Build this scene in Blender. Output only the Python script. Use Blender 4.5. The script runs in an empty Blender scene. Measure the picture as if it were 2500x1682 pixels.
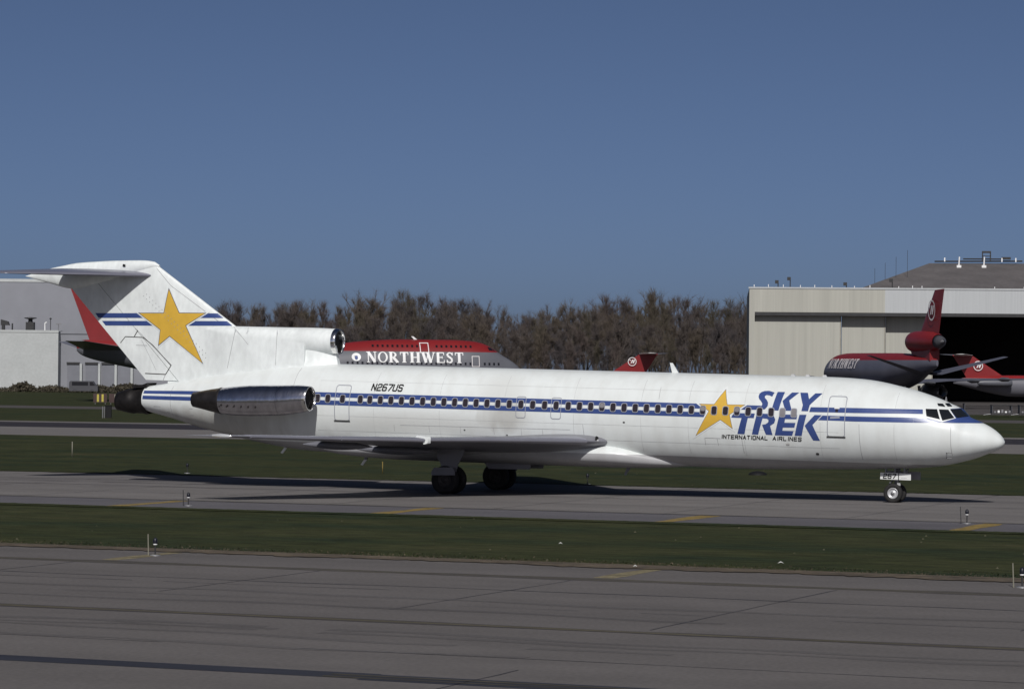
import bpy, bmesh, math, random
from mathutils import Vector, Matrix
random.seed(7)
sc = bpy.context.scene
COL = sc.collection

# ------------------------------------------------------------------ camera
YAW, PITCH, ROLL = .3916, .0078, .009
CAM = Vector((53.72, -125.873, 5.5))
_F = Vector((-math.sin(YAW)*math.cos(PITCH), math.cos(YAW)*math.cos(PITCH), math.sin(PITCH)))
_R0 = Vector((math.cos(YAW), math.sin(YAW), 0)); _U0 = _R0.cross(_F)
_R = _R0*math.cos(ROLL) + _U0*math.sin(ROLL)
_U = _U0*math.cos(ROLL) - _R0*math.sin(ROLL)
cd = bpy.data.cameras.new('camera'); cam = bpy.data.objects.new('camera', cd); COL.objects.link(cam)
cam.matrix_world = Matrix(((_R.x, _U.x, -_F.x, CAM.x), (_R.y, _U.y, -_F.y, CAM.y), (_R.z, _U.z, -_F.z, CAM.z), (0, 0, 0, 1)))
cd.sensor_width = 36; cd.sensor_fit = 'HORIZONTAL'; cd.lens = 36*7500/2500
cd.clip_start = 1; cd.clip_end = 20000
sc.camera = cam

# ------------------------------------------------------------------ sky, sun, exposure
TO_SUN = Vector((.38, -1.0, .88)).normalized()
ELEV = math.asin(TO_SUN.z)
w = bpy.data.worlds.new('World'); sc.world = w; w.use_nodes = True
nt = w.node_tree; nt.nodes.clear()
out = nt.nodes.new('ShaderNodeOutputWorld'); bg = nt.nodes.new('ShaderNodeBackground'); sky = nt.nodes.new('ShaderNodeTexSky')
sky.sky_type = 'NISHITA'; sky.sun_disc = False; sky.sun_elevation = ELEV
sky.sun_rotation = math.atan2(TO_SUN.x, TO_SUN.y)
sky.altitude = 0; sky.air_density = .24; sky.dust_density = 1.2; sky.ozone_density = 2.6
bg.inputs['Strength'].default_value = .061
nt.links.new(sky.outputs[0], bg.inputs[0]); nt.links.new(bg.outputs[0], out.inputs[0])
sd = bpy.data.lights.new('sun', 'SUN'); sd.energy = 3.5; sd.angle = math.radians(.53); sd.color = (1, .975, .94)
sun = bpy.data.objects.new('sun', sd); COL.objects.link(sun)
sun.rotation_euler = (-TO_SUN).to_track_quat('-Z', 'Y').to_euler(); sun.location = (0, -60, 80)
sc.view_settings.view_transform = 'Standard'; sc.view_settings.look = 'None'
sc.view_settings.exposure = 0; sc.view_settings.gamma = 1
sc.cycles.use_denoising = True
sc.cycles.max_bounces = 6

# ------------------------------------------------------------------ helpers
def new_mat(name):
    m = bpy.data.materials.new(name); m.use_nodes = True
    n = m.node_tree; b = n.nodes['Principled BSDF']
    return m, n, b
def N(n, typ, **kw):
    x = n.nodes.new(typ)
    for k, v in kw.items(): setattr(x, k, v)
    return x
def mat(name, col, rough=.6, metal=0., var=.1, scale=1., stretch=(1, 1, 1), bump=0., spec=.4, var2=0., scale2=.1, bump_scale=None):
    m, n, b = new_mat(name)
    b.inputs['Roughness'].default_value = rough; b.inputs['Metallic'].default_value = metal
    b.inputs['Specular IOR Level'].default_value = spec
    tc = N(n, 'ShaderNodeTexCoord'); mp = N(n, 'ShaderNodeMapping'); mp.inputs['Scale'].default_value = stretch
    n.links.new(tc.outputs['Object'], mp.inputs[0])
    nz = N(n, 'ShaderNodeTexNoise'); nz.inputs['Scale'].default_value = scale; nz.inputs['Detail'].default_value = 5
    n.links.new(mp.outputs[0], nz.inputs['Vector'])
    mr = N(n, 'ShaderNodeMapRange'); mr.inputs[1].default_value = .3; mr.inputs[2].default_value = .7
    mr.inputs[3].default_value = 1-var; mr.inputs[4].default_value = 1+var
    n.links.new(nz.outputs[0], mr.inputs[0]); last = mr.outputs[0]
    if var2:
        n2 = N(n, 'ShaderNodeTexNoise'); n2.inputs['Scale'].default_value = scale2; n2.inputs['Detail'].default_value = 3
        n.links.new(mp.outputs[0], n2.inputs['Vector'])
        m2 = N(n, 'ShaderNodeMapRange'); m2.inputs[1].default_value = .3; m2.inputs[2].default_value = .7
        m2.inputs[3].default_value = 1-var2; m2.inputs[4].default_value = 1+var2
        n.links.new(n2.outputs[0], m2.inputs[0])
        mu = N(n, 'ShaderNodeMath', operation='MULTIPLY'); n.links.new(last, mu.inputs[0]); n.links.new(m2.outputs[0], mu.inputs[1]); last = mu.outputs[0]
    vm = N(n, 'ShaderNodeVectorMath', operation='SCALE'); vm.inputs[0].default_value = col
    n.links.new(last, vm.inputs['Scale']); n.links.new(vm.outputs[0], b.inputs['Base Color'])
    if bump:
        bp = N(n, 'ShaderNodeBump'); bp.inputs['Strength'].default_value = bump; bp.inputs['Distance'].default_value = .05
        src = nz
        if bump_scale:
            src = N(n, 'ShaderNodeTexNoise'); src.inputs['Scale'].default_value = bump_scale; src.inputs['Detail'].default_value = 4
            n.links.new(mp.outputs[0], src.inputs['Vector'])
        n.links.new(src.outputs[0], bp.inputs['Height']); n.links.new(bp.outputs[0], b.inputs['Normal'])
    return m

def link(o, parent=None):
    COL.objects.link(o)
    if parent is not None: o.parent = parent
    return o
def mesh(name, V, F, m, parent=None, smooth=False):
    me = bpy.data.meshes.new(name); me.from_pydata([tuple(v) for v in V], [], F); me.update()
    if m is not None: me.materials.append(m)
    if smooth:
        for p in me.polygons: p.use_smooth = True
    return link(bpy.data.objects.new(name, me), parent)
def from_bm(name, bm, m, parent=None, smooth=False):
    me = bpy.data.meshes.new(name); bm.to_mesh(me); bm.free()
    if m is not None: me.materials.append(m)
    if smooth:
        for p in me.polygons: p.use_smooth = True
    return link(bpy.data.objects.new(name, me), parent)
def empty(name, loc=(0, 0, 0), rot=(0, 0, 0), parent=None):
    o = bpy.data.objects.new(name, None); o.location = loc; o.rotation_euler = rot; o.empty_display_size = .1
    return link(o, parent)
def tag(o, label, cat, group=None):
    o['label'] = label; o['category'] = cat
    if group: o['group'] = group
    return o
def struct(o): o['kind'] = 'structure'; return o
def copy_tree(o, parent=None):
    c = o.copy(); COL.objects.link(c)
    if parent is not None: c.parent = parent
    for ch in list(o.children): copy_tree(ch, c)
    return c
class MB:
    def __init__(s): s.V = []; s.F = []
    def add(s, V, F):
        k = len(s.V); s.V += [tuple(v) for v in V]; s.F += [tuple(i+k for i in f) for f in F]; return s
    def box(s, x0, x1, y0, y1, z0, z1):
        return s.add([(x0,y0,z0),(x1,y0,z0),(x1,y1,z0),(x0,y1,z0),(x0,y0,z1),(x1,y0,z1),(x1,y1,z1),(x0,y1,z1)],
                     [(0,3,2,1),(4,5,6,7),(0,1,5,4),(1,2,6,5),(2,3,7,6),(3,0,4,7)])
    def tube(s, a, b, r0, r1=None, n=8, cap=True):
        a = Vector(a); b = Vector(b); r1 = r0 if r1 is None else r1
        d = (b-a).normalized(); u = d.orthogonal().normalized(); v = d.cross(u)
        V = []
        for p, r in ((a, r0), (b, r1)):
            for i in range(n):
                t = 2*math.pi*i/n; V.append(p+u*(r*math.cos(t))+v*(r*math.sin(t)))
        F = [(i, (i+1) % n, n+(i+1) % n, n+i) for i in range(n)]
        if cap: F += [tuple(range(n))[::-1], tuple(range(n, 2*n))]
        return s.add(V, F)
    def prism(s, poly, ax, c0, c1):
        """poly of 2-d points, extruded along axis ax from c0 to c1"""
        n = len(poly)
        def P(p, c): return {0: (c, p[0], p[1]), 1: (p[0], c, p[1]), 2: (p[0], p[1], c)}[ax]
        return s.add([P(p, c0) for p in poly]+[P(p, c1) for p in poly],
                     [tuple(range(n))[::-1], tuple(range(n, 2*n))]+[(i, (i+1) % n, n+(i+1) % n, n+i) for i in range(n)])
    def lathe(s, prof, o, ax='x', n=40, cen=None):
        """prof [(t,r)], rings along axis through o; cen(t) optional extra offset (dy,dz)"""
        k = len(s.V)
        for t, r in prof:
            dy, dz = cen(t) if cen else (0, 0)
            for i in range(n):
                a = 2*math.pi*i/n; c, q = r*math.cos(a), r*math.sin(a)
                if ax == 'x': s.V.append((t, o[1]+c+dy, o[2]+q+dz))
                elif ax == 'y': s.V.append((o[0]+c, t, o[2]+q))
                else: s.V.append((o[0]+c, o[1]+q, t))
        for j in range(len(prof)-1):
            for i in range(n):
                s.F.append((k+j*n+i, k+j*n+(i+1) % n, k+(j+1)*n+(i+1) % n, k+(j+1)*n+i))
        return s
    def build(s, name, m, parent=None, smooth=False):
        o = mesh(name, s.V, s.F, m, parent, smooth)
        bm = bmesh.new(); bm.from_mesh(o.data); bmesh.ops.recalc_face_normals(bm, faces=bm.faces); bm.to_mesh(o.data); bm.free()
        return o
def autosmooth(o, ang=40):
    me = o.data
    for p in me.polygons: p.use_smooth = True
    bm = bmesh.new(); bm.from_mesh(me)
    for e in bm.edges:
        if len(e.link_faces) == 2 and e.calc_face_angle() > math.radians(ang): e.smooth = False
    bm.to_mesh(me); bm.free(); return o
def rings(R, name, m, parent=None, smooth=True, cap0=True, cap1=True):
    """R: list of equal-length vertex rings"""
    n = len(R[0]); V = [v for r in R for v in r]; F = []
    for j in range(len(R)-1):
        for i in range(n): F.append((j*n+i, j*n+(i+1) % n, (j+1)*n+(i+1) % n, (j+1)*n+i))
    if cap0: F.append(tuple(range(n))[::-1])
    if cap1: F.append(tuple(range((len(R)-1)*n, len(R)*n)))
    b = MB(); b.V = [tuple(v) for v in V]; b.F = F
    o = b.build(name, m, parent)
    return autosmooth(o, 50) if smooth else o
class Curve1:                       # monotone cubic through (x, y) points
    def __init__(s, pts):
        s.x = [p[0] for p in pts]; s.y = [p[1] for p in pts]; n = len(pts)
        h = [s.x[i+1]-s.x[i] for i in range(n-1)]; d = [(s.y[i+1]-s.y[i])/h[i] for i in range(n-1)]
        m = [d[0]]
        for i in range(1, n-1):
            if d[i-1]*d[i] <= 0: m.append(0.)
            else:
                w1 = 2*h[i]+h[i-1]; w2 = h[i]+2*h[i-1]; m.append((w1+w2)/(w1/d[i-1]+w2/d[i]))
        m.append(d[-1]); s.m = m; s.h = h
    def __call__(s, t):
        x = s.x
        if t <= x[0]: return s.y[0]
        if t >= x[-1]: return s.y[-1]
        lo, hi = 0, len(x)-1
        while hi-lo > 1:
            k = (lo+hi)//2
            if x[k] <= t: lo = k
            else: hi = k
        h = s.h[lo]; q = (t-x[lo])/h; a, b = s.y[lo], s.y[lo+1]
        return (2*q**3-3*q*q+1)*a+(q**3-2*q*q+q)*h*s.m[lo]+(-2*q**3+3*q*q)*b+(q**3-q*q)*h*s.m[lo+1]
def naca(s): return 5*(.2969*math.sqrt(max(s, 0))-.126*s-.3516*s*s+.2843*s**3-.1015*s**4)
def foil(secs, name, m, parent=None, n=18, vertical=False):
    """secs: (spanpos, x_le, z_le, x_te, z_te, thickness) ; horizontal surface: span = y, vertical: span = z and z_* are y"""
    R = []
    for sp, xl, zl, xt, zt, th in secs:
        r = []
        S = [.5*(1-math.cos(math.pi*i/n)) for i in range(n+1)]
        for i in range(n, -1, -1):
            s = S[i]; t = naca(s)*th
            r.append((xl+(xt-xl)*s, sp, zl+(zt-zl)*s+t*.5))
        for i in range(1, n):
            s = S[i]; t = naca(s)*th
            r.append((xl+(xt-xl)*s, sp, zl+(zt-zl)*s-t*.5))
        if vertical: r = [(p[0], p[2], p[1]) for p in r]
        R.append(r)
    return rings(R, name, m, parent)

STROKES = {
 'N': [[(0,0),(0,1),(.6,0),(.6,1)]], '2': [[(0,.8),(.1,1),(.5,1),(.6,.88),(.6,.62),(.5,.52),(.1,.45),(0,.35),(0,0),(.6,0)]],
 '6': [[(.58,1),(.1,1),(0,.88),(0,.1),(.1,0),(.5,0),(.6,.1),(.6,.42),(.5,.54),(.06,.54)]], '7': [[(0,1),(.6,1),(.6,.85),(.2,0)]],
 'U': [[(0,1),(0,.1),(.1,0),(.5,0),(.6,.1),(.6,1)]], 'S': [[(.6,.85),(.5,1),(.1,1),(0,.9),(0,.64),(.1,.54),(.5,.5),(.6,.4),(.6,.1),(.5,0),(.1,0),(0,.14)]],
 'I': [[(.12,0),(.12,1)]], 'T': [[(0,1),(.6,1)],[(.3,0),(.3,1)]], 'E': [[(.58,1),(0,1),(0,0),(.58,0)],[(0,.52),(.5,.52)]],
 'R': [[(0,0),(0,1),(.48,1),(.58,.9),(.58,.6),(.48,.5),(0,.5)],[(.3,.5),(.6,0)]], 'A': [[(0,0),(.3,1),(.6,0)],[(.1,.3),(.5,.3)]],
 'O': [[(.1,0),(0,.1),(0,.9),(.1,1),(.5,1),(.6,.9),(.6,.1),(.5,0),(.1,0)]], 'L': [[(0,1),(0,0),(.55,0)]], 'H': [[(0,0),(0,1)],[(.62,0),(.62,1)],[(0,.52),(.62,.52)]],
 'W': [[(0,1),(.22,0),(.45,.9),(.68,0),(.9,1)]]}
ADV = {'I': .42, ' ': .6, 'W': 1.2, '7': .86}
def text_polys(txt, x0, z0, x1, h, th, shear=0.):
    """stroke lettering as quads: list of (poly, rank) in (x, z)"""
    adv = [ADV.get(c, .9) for c in txt]; tot = sum(adv)-.3; sx = (x1-x0)/tot; out = []; x = x0
    for c, a in zip(txt, adv):
        k = 0
        for pl in STROKES.get(c, []):
            P = [Vector((x+p[0]*sx+shear*p[1]*h, z0+p[1]*h)) for p in pl]
            for a_, b_ in zip(P, P[1:]):
                d = (b_-a_)
                if d.length < 1e-6: continue
                d.normalize(); nn = Vector((-d.y, d.x))*th*.5; e = d*th*.4
                out.append(([a_-e-nn, b_+e-nn, b_+e+nn, a_-e+nn], k)); k += 1
        x += a*sx
    return out
def decal(name, polys, m, surf, parent, off=.008, dz=.12, dx=None, rank_step=.001):
    """flat outlines (x, z) laid on a surface surf(x, z) -> y ; polys list of poly or (poly, rank)"""
    bm = bmesh.new(); lay = bm.verts.layers.float.new('rank')
    for q in polys:
        pl, rk = (q if isinstance(q, tuple) and len(q) == 2 and isinstance(q[1], (int, float)) and not isinstance(q[0], (int, float)) else (q, 0))
        vs = []
        for p in pl:
            v = bm.verts.new((p[0], 0, p[1])); v[lay] = rk; vs.append(v)
        bm.faces.new(vs)
    bm.normal_update()
    bmesh.ops.triangulate(bm, faces=bm.faces[:])
    zs = [v.co.z for v in bm.verts]; xs = [v.co.x for v in bm.verts]
    def cut(axis, lo, hi, st):
        c = math.ceil(lo/st)*st
        while c < hi:
            no = (0, 0, 1) if axis == 2 else (1, 0, 0); co = (0, 0, c) if axis == 2 else (c, 0, 0)
            bmesh.ops.bisect_plane(bm, geom=bm.verts[:]+bm.edges[:]+bm.faces[:], plane_co=co, plane_no=no); c += st
    if dz: cut(2, min(zs), max(zs), dz)
    if dx: cut(0, min(xs), max(xs), dx)
    for v in bm.verts: v.co.y = surf(v.co.x, v.co.z, off+v[lay]*rank_step)
    bmesh.ops.recalc_face_normals(bm, faces=bm.faces)
    return from_bm(name, bm, m, parent)

def decal_nose(name, poly, m, sgn, parent, off, dx=.05, da=.05):
    """outline (x, z) laid round the nose by angle, good up to the crown"""
    bm = bmesh.new(); bm.faces.new([bm.verts.new((p[0], 0, p[1])) for p in poly]); bm.normal_update()
    bmesh.ops.triangulate(bm, faces=bm.faces[:])
    xs = [p[0] for p in poly]; c = math.ceil(min(xs)/dx)*dx
    while c < max(xs):
        bmesh.ops.bisect_plane(bm, geom=bm.verts[:]+bm.edges[:]+bm.faces[:], plane_co=(c, 0, 0), plane_no=(1, 0, 0)); c += dx
    for v in bm.verts:
        zc = cZC(v.co.x); h = (cZT(v.co.x)-zc) if v.co.z >= zc else (zc-cZB(v.co.x))
        q = max(-1, min(1, (v.co.z-zc)/max(h, 1e-4))); v.co.z = math.asin(q)
    az = [v.co.z for v in bm.verts]; c = math.ceil(min(az)/da)*da
    while c < max(az):
        bmesh.ops.bisect_plane(bm, geom=bm.verts[:]+bm.edges[:]+bm.faces[:], plane_co=(0, 0, c), plane_no=(0, 0, 1)); c += da
    for v in bm.verts:
        x, a = v.co.x, v.co.z; zc = cZC(x); h = (cZT(x)-zc) if a >= 0 else (zc-cZB(x))
        v.co = (x+off*.4, sgn*(cWW(x)*math.cos(a)+off*math.cos(a)), zc+h*math.sin(a)+off*math.sin(a))
    bmesh.ops.recalc_face_normals(bm, faces=bm.faces)
    return from_bm(name, bm, m, parent)

# ------------------------------------------------------------------ materials
def mat_fuselage():
    m, n, b = new_mat('white_fuselage_paint'); L = n.links.new
    b.inputs['Roughness'].default_value = .32; b.inputs['Specular IOR Level'].default_value = .4
    tc = N(n, 'ShaderNodeTexCoord'); sx = N(n, 'ShaderNodeSeparateXYZ'); L(tc.outputs['Object'], sx.inputs[0])
    # grey belly paint below the cheat line
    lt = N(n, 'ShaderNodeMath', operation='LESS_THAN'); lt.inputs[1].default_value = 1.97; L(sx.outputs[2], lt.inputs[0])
    # streaky dirt
    mp = N(n, 'ShaderNodeMapping'); mp.inputs['Scale'].default_value = (1.6, 1, .35); L(tc.outputs['Object'], mp.inputs[0])
    nz = N(n, 'ShaderNodeTexNoise'); nz.inputs['Scale'].default_value = 1.3; nz.inputs['Detail'].default_value = 7; L(mp.outputs[0], nz.inputs['Vector'])
    mr = N(n, 'ShaderNodeMapRange'); mr.inputs[1].default_value = .42; mr.inputs[2].default_value = .8; mr.inputs[3].default_value = 1; mr.inputs[4].default_value = .90
    L(nz.outputs[0], mr.inputs[0])
    # soot smear by the overwing exits
    def blob(cx, cz, rx, rz, amt):
        a = N(n, 'ShaderNodeMath', operation='SUBTRACT'); a.inputs[1].default_value = cx; L(sx.outputs[0], a.inputs[0])
        a2 = N(n, 'ShaderNodeMath', operation='DIVIDE'); a2.inputs[1].default_value = rx; L(a.outputs[0], a2.inputs[0])
        c = N(n, 'ShaderNodeMath', operation='SUBTRACT'); c.inputs[1].default_value = cz; L(sx.outputs[2], c.inputs[0])
        c2 = N(n, 'ShaderNodeMath', operation='DIVIDE'); c2.inputs[1].default_value = rz; L(c.outputs[0], c2.inputs[0])
        p = N(n, 'ShaderNodeMath', operation='POWER'); p.inputs[1].default_value = 2; L(a2.outputs[0], p.inputs[0])
        q = N(n, 'ShaderNodeMath', operation='POWER'); q.inputs[1].default_value = 2; L(c2.outputs[0], q.inputs[0])
        s = N(n, 'ShaderNodeMath', operation='ADD'); L(p.outputs[0], s.inputs[0]); L(q.outputs[0], s.inputs[1])
        s2 = N(n, 'ShaderNodeMath', operation='ADD'); L(s.outputs[0], s2.inputs[0])
        nn = N(n, 'ShaderNodeMapRange'); nn.inputs[1].default_value = .3; nn.inputs[2].default_value = .7; nn.inputs[3].default_value = -.45; nn.inputs[4].default_value = .45
        L(nz.outputs[0], nn.inputs[0]); L(nn.outputs[0], s2.inputs[1])
        r = N(n, 'ShaderNodeMapRange'); r.inputs[1].default_value = 0; r.inputs[2].default_value = 1.2; r.inputs[3].default_value = 1-amt; r.inputs[4].default_value = 1
        L(s2.outputs[0], r.inputs[0]); return r.outputs[0]
    last = mr.outputs[0]
    for args in ((2.2, 3.45, 1.3, .7, .30), (1.9, 4.5, 1.2, .8, .12), (-2.0, 2.95, 4.5, .6, .16), (-12.5, 2.6, 4.2, .9, .35)):
        mu = N(n, 'ShaderNodeMath', operation='MULTIPLY'); L(last, mu.inputs[0]); L(blob(*args), mu.inputs[1]); last = mu.outputs[0]
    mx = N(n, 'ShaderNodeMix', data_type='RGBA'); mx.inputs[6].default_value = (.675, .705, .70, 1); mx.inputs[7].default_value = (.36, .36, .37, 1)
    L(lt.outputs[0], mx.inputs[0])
    vm = N(n, 'ShaderNodeVectorMath', operation='SCALE'); L(mx.outputs[2], vm.inputs[0]); L(last, vm.inputs['Scale'])
    # soot is brown: tint what the dirt removes
    tn = N(n, 'ShaderNodeMix', data_type='RGBA', blend_type='MULTIPLY'); tn.inputs[7].default_value = (1.0, .95, .90, 1)
    iv = N(n, 'ShaderNodeMath', operation='SUBTRACT'); iv.inputs[0].default_value = 1.0; L(last, iv.inputs[1])
    i2 = N(n, 'ShaderNodeMath', operation='MULTIPLY'); i2.inputs[1].default_value = 2.5; i2.use_clamp = True; L(iv.outputs[0], i2.inputs[0]); L(i2.outputs[0], tn.inputs[0])
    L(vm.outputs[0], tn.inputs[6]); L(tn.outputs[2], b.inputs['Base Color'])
    # slightly oil-canned skin
    wv = N(n, 'ShaderNodeTexNoise'); wv.inputs['Scale'].default_value = 1.1; wv.inputs['Detail'].default_value = 2; L(tc.outputs['Object'], wv.inputs['Vector'])
    bp = N(n, 'ShaderNodeBump'); bp.inputs['Strength'].default_value = .25; bp.inputs['Distance'].default_value = .04; L(wv.outputs[0], bp.inputs['Height']); L(bp.outputs[0], b.inputs['Normal'])
    return m
M = {}
M['fus'] = mat_fuselage()
M['white'] = mat('white_paint', (.69, .715, .71), .35, var=.05, scale=2)
M['fin'] = mat('white_fin_paint', (.69, .72, .715), .42, var=.07, scale=1.2, stretch=(1, 1, .45), var2=.06, scale2=5)
M['blue'] = mat('blue_stripe_paint', (.038, .066, .205), .3, var=.08, scale=3)
M['yellow'] = mat('star_yellow_paint', (.60, .37, .050), .4, var=.05, scale=3)
M['outline'] = mat('star_outline_paint', (.05, .06, .10), .5, var=.05)
M['black'] = mat('black_paint', (.010, .010, .011), .6, var=.1, spec=.2)
M['seam'] = mat('panel_seam_sealant', (.32, .32, .33), .6, var=.1)
M['oil'] = mat('oily_seam_grime', (.035, .03, .028), .6, var=.3, scale=4)
M['sill'] = mat('door_sill_dark', (.05, .05, .05), .5)
M['frame'] = mat('window_frame_metal', (.36, .37, .42), .35, .3, var=.05)
M['pane'] = mat('cabin_pane', (.032, .026, .032), .12, var=.2, scale=3, spec=.5)
M['shade'] = mat('cabin_shade', (.20, .19, .20), .4, var=.1)
M['glass'] = mat('cockpit_glass', (.012, .014, .017), .05, var=.2, spec=.5)
M['wing'] = mat('grey_wing_paint', (.19, .19, .215), .33, .15, var=.08, scale=.8, stretch=(1, .3, 1))
M['slat'] = mat('bare_slat_metal', (.33, .33, .38), .3, .55, var=.08, scale=.8)
M['stab'] = mat('tailplane_grey_paint', (.20, .20, .245), .3, .2, var=.08, scale=.8)
M['alum'] = mat('polished_aluminium', (.60, .59, .63), .20, 1., var=.18, scale=2.2, stretch=(1.6, 1, 1), bump=.22, bump_scale=3.0)
M['lip'] = mat('polished_intake_lip', (.80, .79, .78), .12, 1., var=.05)
M['burnt'] = mat('burnt_reverser_metal', (.05, .045, .045), .38, .7, var=.35, scale=3, stretch=(.6, 1, 1), bump=.1)
M['exh'] = mat('sooty_exhaust_metal', (.022, .02, .02), .5, .6, var=.4, scale=4)
M['inside'] = mat('intake_interior', (.10, .10, .105), .5, .4, var=.1)
M['fan'] = mat('fan_blades', (.02, .02, .022), .5, .5)
M['tyre'] = mat('tyre_rubber', (.018, .017, .017), .8, var=.2, scale=6)
M['rim'] = mat('wheel_rim_metal', (.55, .55, .56), .4, .5, var=.1)
M['shaded_rim'] = mat('wing_shade_rim', (.05, .045, .045), .6, .3, var=.2)  # main wheel rims: the wing's shade is put into this darker colour
M['strut'] = mat('gear_strut_metal', (.22, .22, .23), .45, .3, var=.15, scale=3)
M['plate'] = mat('gear_door_white', (.66, .67, .66), .45, var=.06)
M['lens'] = mat('lamp_lens', (.85, .85, .85), .1, .6)

# ================================================================== the ground
XA, XB = -900, 700
def sheet(name, y0, y1, z, m, x0=XA, x1=XB, parent=None, nx=1):
    V = []; F = []
    for i in range(nx+1):
        x = x0+(x1-x0)*i/nx; V += [(x, y0, z), (x, y1, z)]
    for i in range(nx): F.append((2*i, 2*i+2, 2*i+3, 2*i+1))
    return mesh(name, V, F, m, parent)
def grass_mat():
    m, n, b = new_mat('airfield_grass'); L = n.links.new
    b.inputs['Roughness'].default_value = .9; b.inputs['Specular IOR Level'].default_value = .1
    tc = N(n, 'ShaderNodeTexCoord')
    def nz(scale, st, det=5):
        mp = N(n, 'ShaderNodeMapping'); mp.inputs['Scale'].default_value = st; L(tc.outputs['Object'], mp.inputs[0])
        x = N(n, 'ShaderNodeTexNoise'); x.inputs['Scale'].default_value = scale; x.inputs['Detail'].default_value = det; L(mp.outputs[0], x.inputs['Vector']); return x
    a = nz(.10, (1, 2.2, 1)); c = nz(1.3, (.5, 1.6, 1)); f = nz(6, (1, 1, 1))
    r = N(n, 'ShaderNodeValToRGB'); e = r.color_ramp.elements
    e[0].position = .34; e[0].color = (.022, .031, .015, 1); e[1].position = .66; e[1].color = (.041, .044, .019, 1)
    e3 = r.color_ramp.elements.new(.5); e3.color = (.032, .037, .015, 1); e4 = r.color_ramp.elements.new(.78); e4.color = (.062, .052, .027, 1)
    L(a.outputs[0], r.inputs[0])
    r2 = N(n, 'ShaderNodeMapRange'); r2.inputs[1].default_value = .3; r2.inputs[2].default_value = .7; r2.inputs[3].default_value = .62; r2.inputs[4].default_value = 1.38; L(c.outputs[0], r2.inputs[0])
    r3 = N(n, 'ShaderNodeMapRange'); r3.inputs[1].default_value = .3; r3.inputs[2].default_value = .7; r3.inputs[3].default_value = .8; r3.inputs[4].default_value = 1.2; L(f.outputs[0], r3.inputs[0])
    mu = N(n, 'ShaderNodeMath', operation='MULTIPLY'); L(r2.outputs[0], mu.inputs[0]); L(r3.outputs[0], mu.inputs[1])
    vm = N(n, 'ShaderNodeVectorMath', operation='SCALE'); L(r.outputs[0], vm.inputs[0]); L(mu.outputs[0], vm.inputs['Scale']); L(vm.outputs[0], b.inputs['Base Color'])
    bp = N(n, 'ShaderNodeBump'); bp.inputs['Strength'].default_value = .5; bp.inputs['Distance'].default_value = .1; L(f.outputs[0], bp.inputs['Height']); L(bp.outputs[0], b.inputs['Normal'])
    return m
M['grass'] = grass_mat()
def pave_mat(name, col, streak=.16):
    m, n, b = new_mat(name); L = n.links.new
    b.inputs['Roughness'].default_value = .85; b.inputs['Specular IOR Level'].default_value = .2
    tc = N(n, 'ShaderNodeTexCoord')
    def nz(scale, st, lo, hi, det=5):
        mp = N(n, 'ShaderNodeMapping'); mp.inputs['Scale'].default_value = st; L(tc.outputs['Object'], mp.inputs[0])
        x = N(n, 'ShaderNodeTexNoise'); x.inputs['Scale'].default_value = scale; x.inputs['Detail'].default_value = det; L(mp.outputs[0], x.inputs['Vector'])
        r = N(n, 'ShaderNodeMapRange'); r.inputs[1].default_value = .3; r.inputs[2].default_value = .7; r.inputs[3].default_value = lo; r.inputs[4].default_value = hi; L(x.outputs[0], r.inputs[0]); return r.outputs[0]
    a = nz(.12, (.12, 2.2, 1), 1-streak, 1+streak, 6); c = nz(.5, (.6, 1, 1), .92, 1.08); f = nz(9, (1, 1, 1), .88, 1.12)
    k = a
    for q in (c, f):
        mu = N(n, 'ShaderNodeMath', operation='MULTIPLY'); L(k, mu.inputs[0]); L(q, mu.inputs[1]); k = mu.outputs[0]
    vm = N(n, 'ShaderNodeVectorMath', operation='SCALE'); vm.inputs[0].default_value = col; L(k, vm.inputs['Scale']); L(vm.outputs[0], b.inputs['Base Color'])
    return m
M['conc'] = pave_mat('taxiway_concrete', (.150, .140, .136), .09)
M['conc2'] = pave_mat('runway_pavement', (.118, .109, .106), .07)
M['shoulder'] = pave_mat('shoulder_asphalt', (.105, .10, .11), .1)
M['asph'] = pave_mat('dark_asphalt', (.028, .025, .030))
M['apron'] = pave_mat('apron_concrete', (.075, .068, .066))
M['seal'] = mat('crack_sealant', (.028, .026, .03), .6, var=.3, scale=.6)
M['yline'] = mat('worn_yellow_paint', (.20, .140, .038), .8, var=.3, scale=1.6, var2=.3, scale2=7)
M['yold'] = mat('bleached_yellow_paint', (.165, .140, .080), .85, var=.3, scale=1.4, var2=.3, scale2=6)
M['yfaint'] = mat('faded_yellow_line', (.078, .068, .042), .8, var=.25, scale=.8, stretch=(.3, 1, 1), var2=.2, scale2=6)
M['border'] = pave_mat('old_black_border', (.060, .055, .055), .2)
M['tan'] = mat('dry_grass', (.085, .066, .045), .9, var=.35, scale=2.5, var2=.3, scale2=.4)
M['blackline'] = mat('black_marking_paint', (.026, .026, .033), .6, var=.25, scale=.9, stretch=(.25, 1.5, 1))
V = [(-4000, -300, 0), (4000, -300, 0), (4000, 6000, 0), (-4000, 6000, 0)]
struct(mesh('ground', V, [(0, 1, 2, 3)], M['grass']))
tw = struct(sheet('taxiway', -15.4, 10.2, .012, M['conc']))
sh = struct(sheet('taxiway_shoulder', -21.7, -15.4, .008, M['shoulder']))
nr = struct(sheet('near_pavement', -140, -45.7, .010, M['conc2']))
struct(sheet('far_taxiway', 80, 107, .010, M['conc']))
struct(sheet('far_taxiway_shoulder', 107, 126, .006, M['asph']))
struct(sheet('far_taxiway_edge', 126, 131.5, .009, M['conc']))
struct(sheet('far_service_road', 206, 226, .008, M['apron']))
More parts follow.
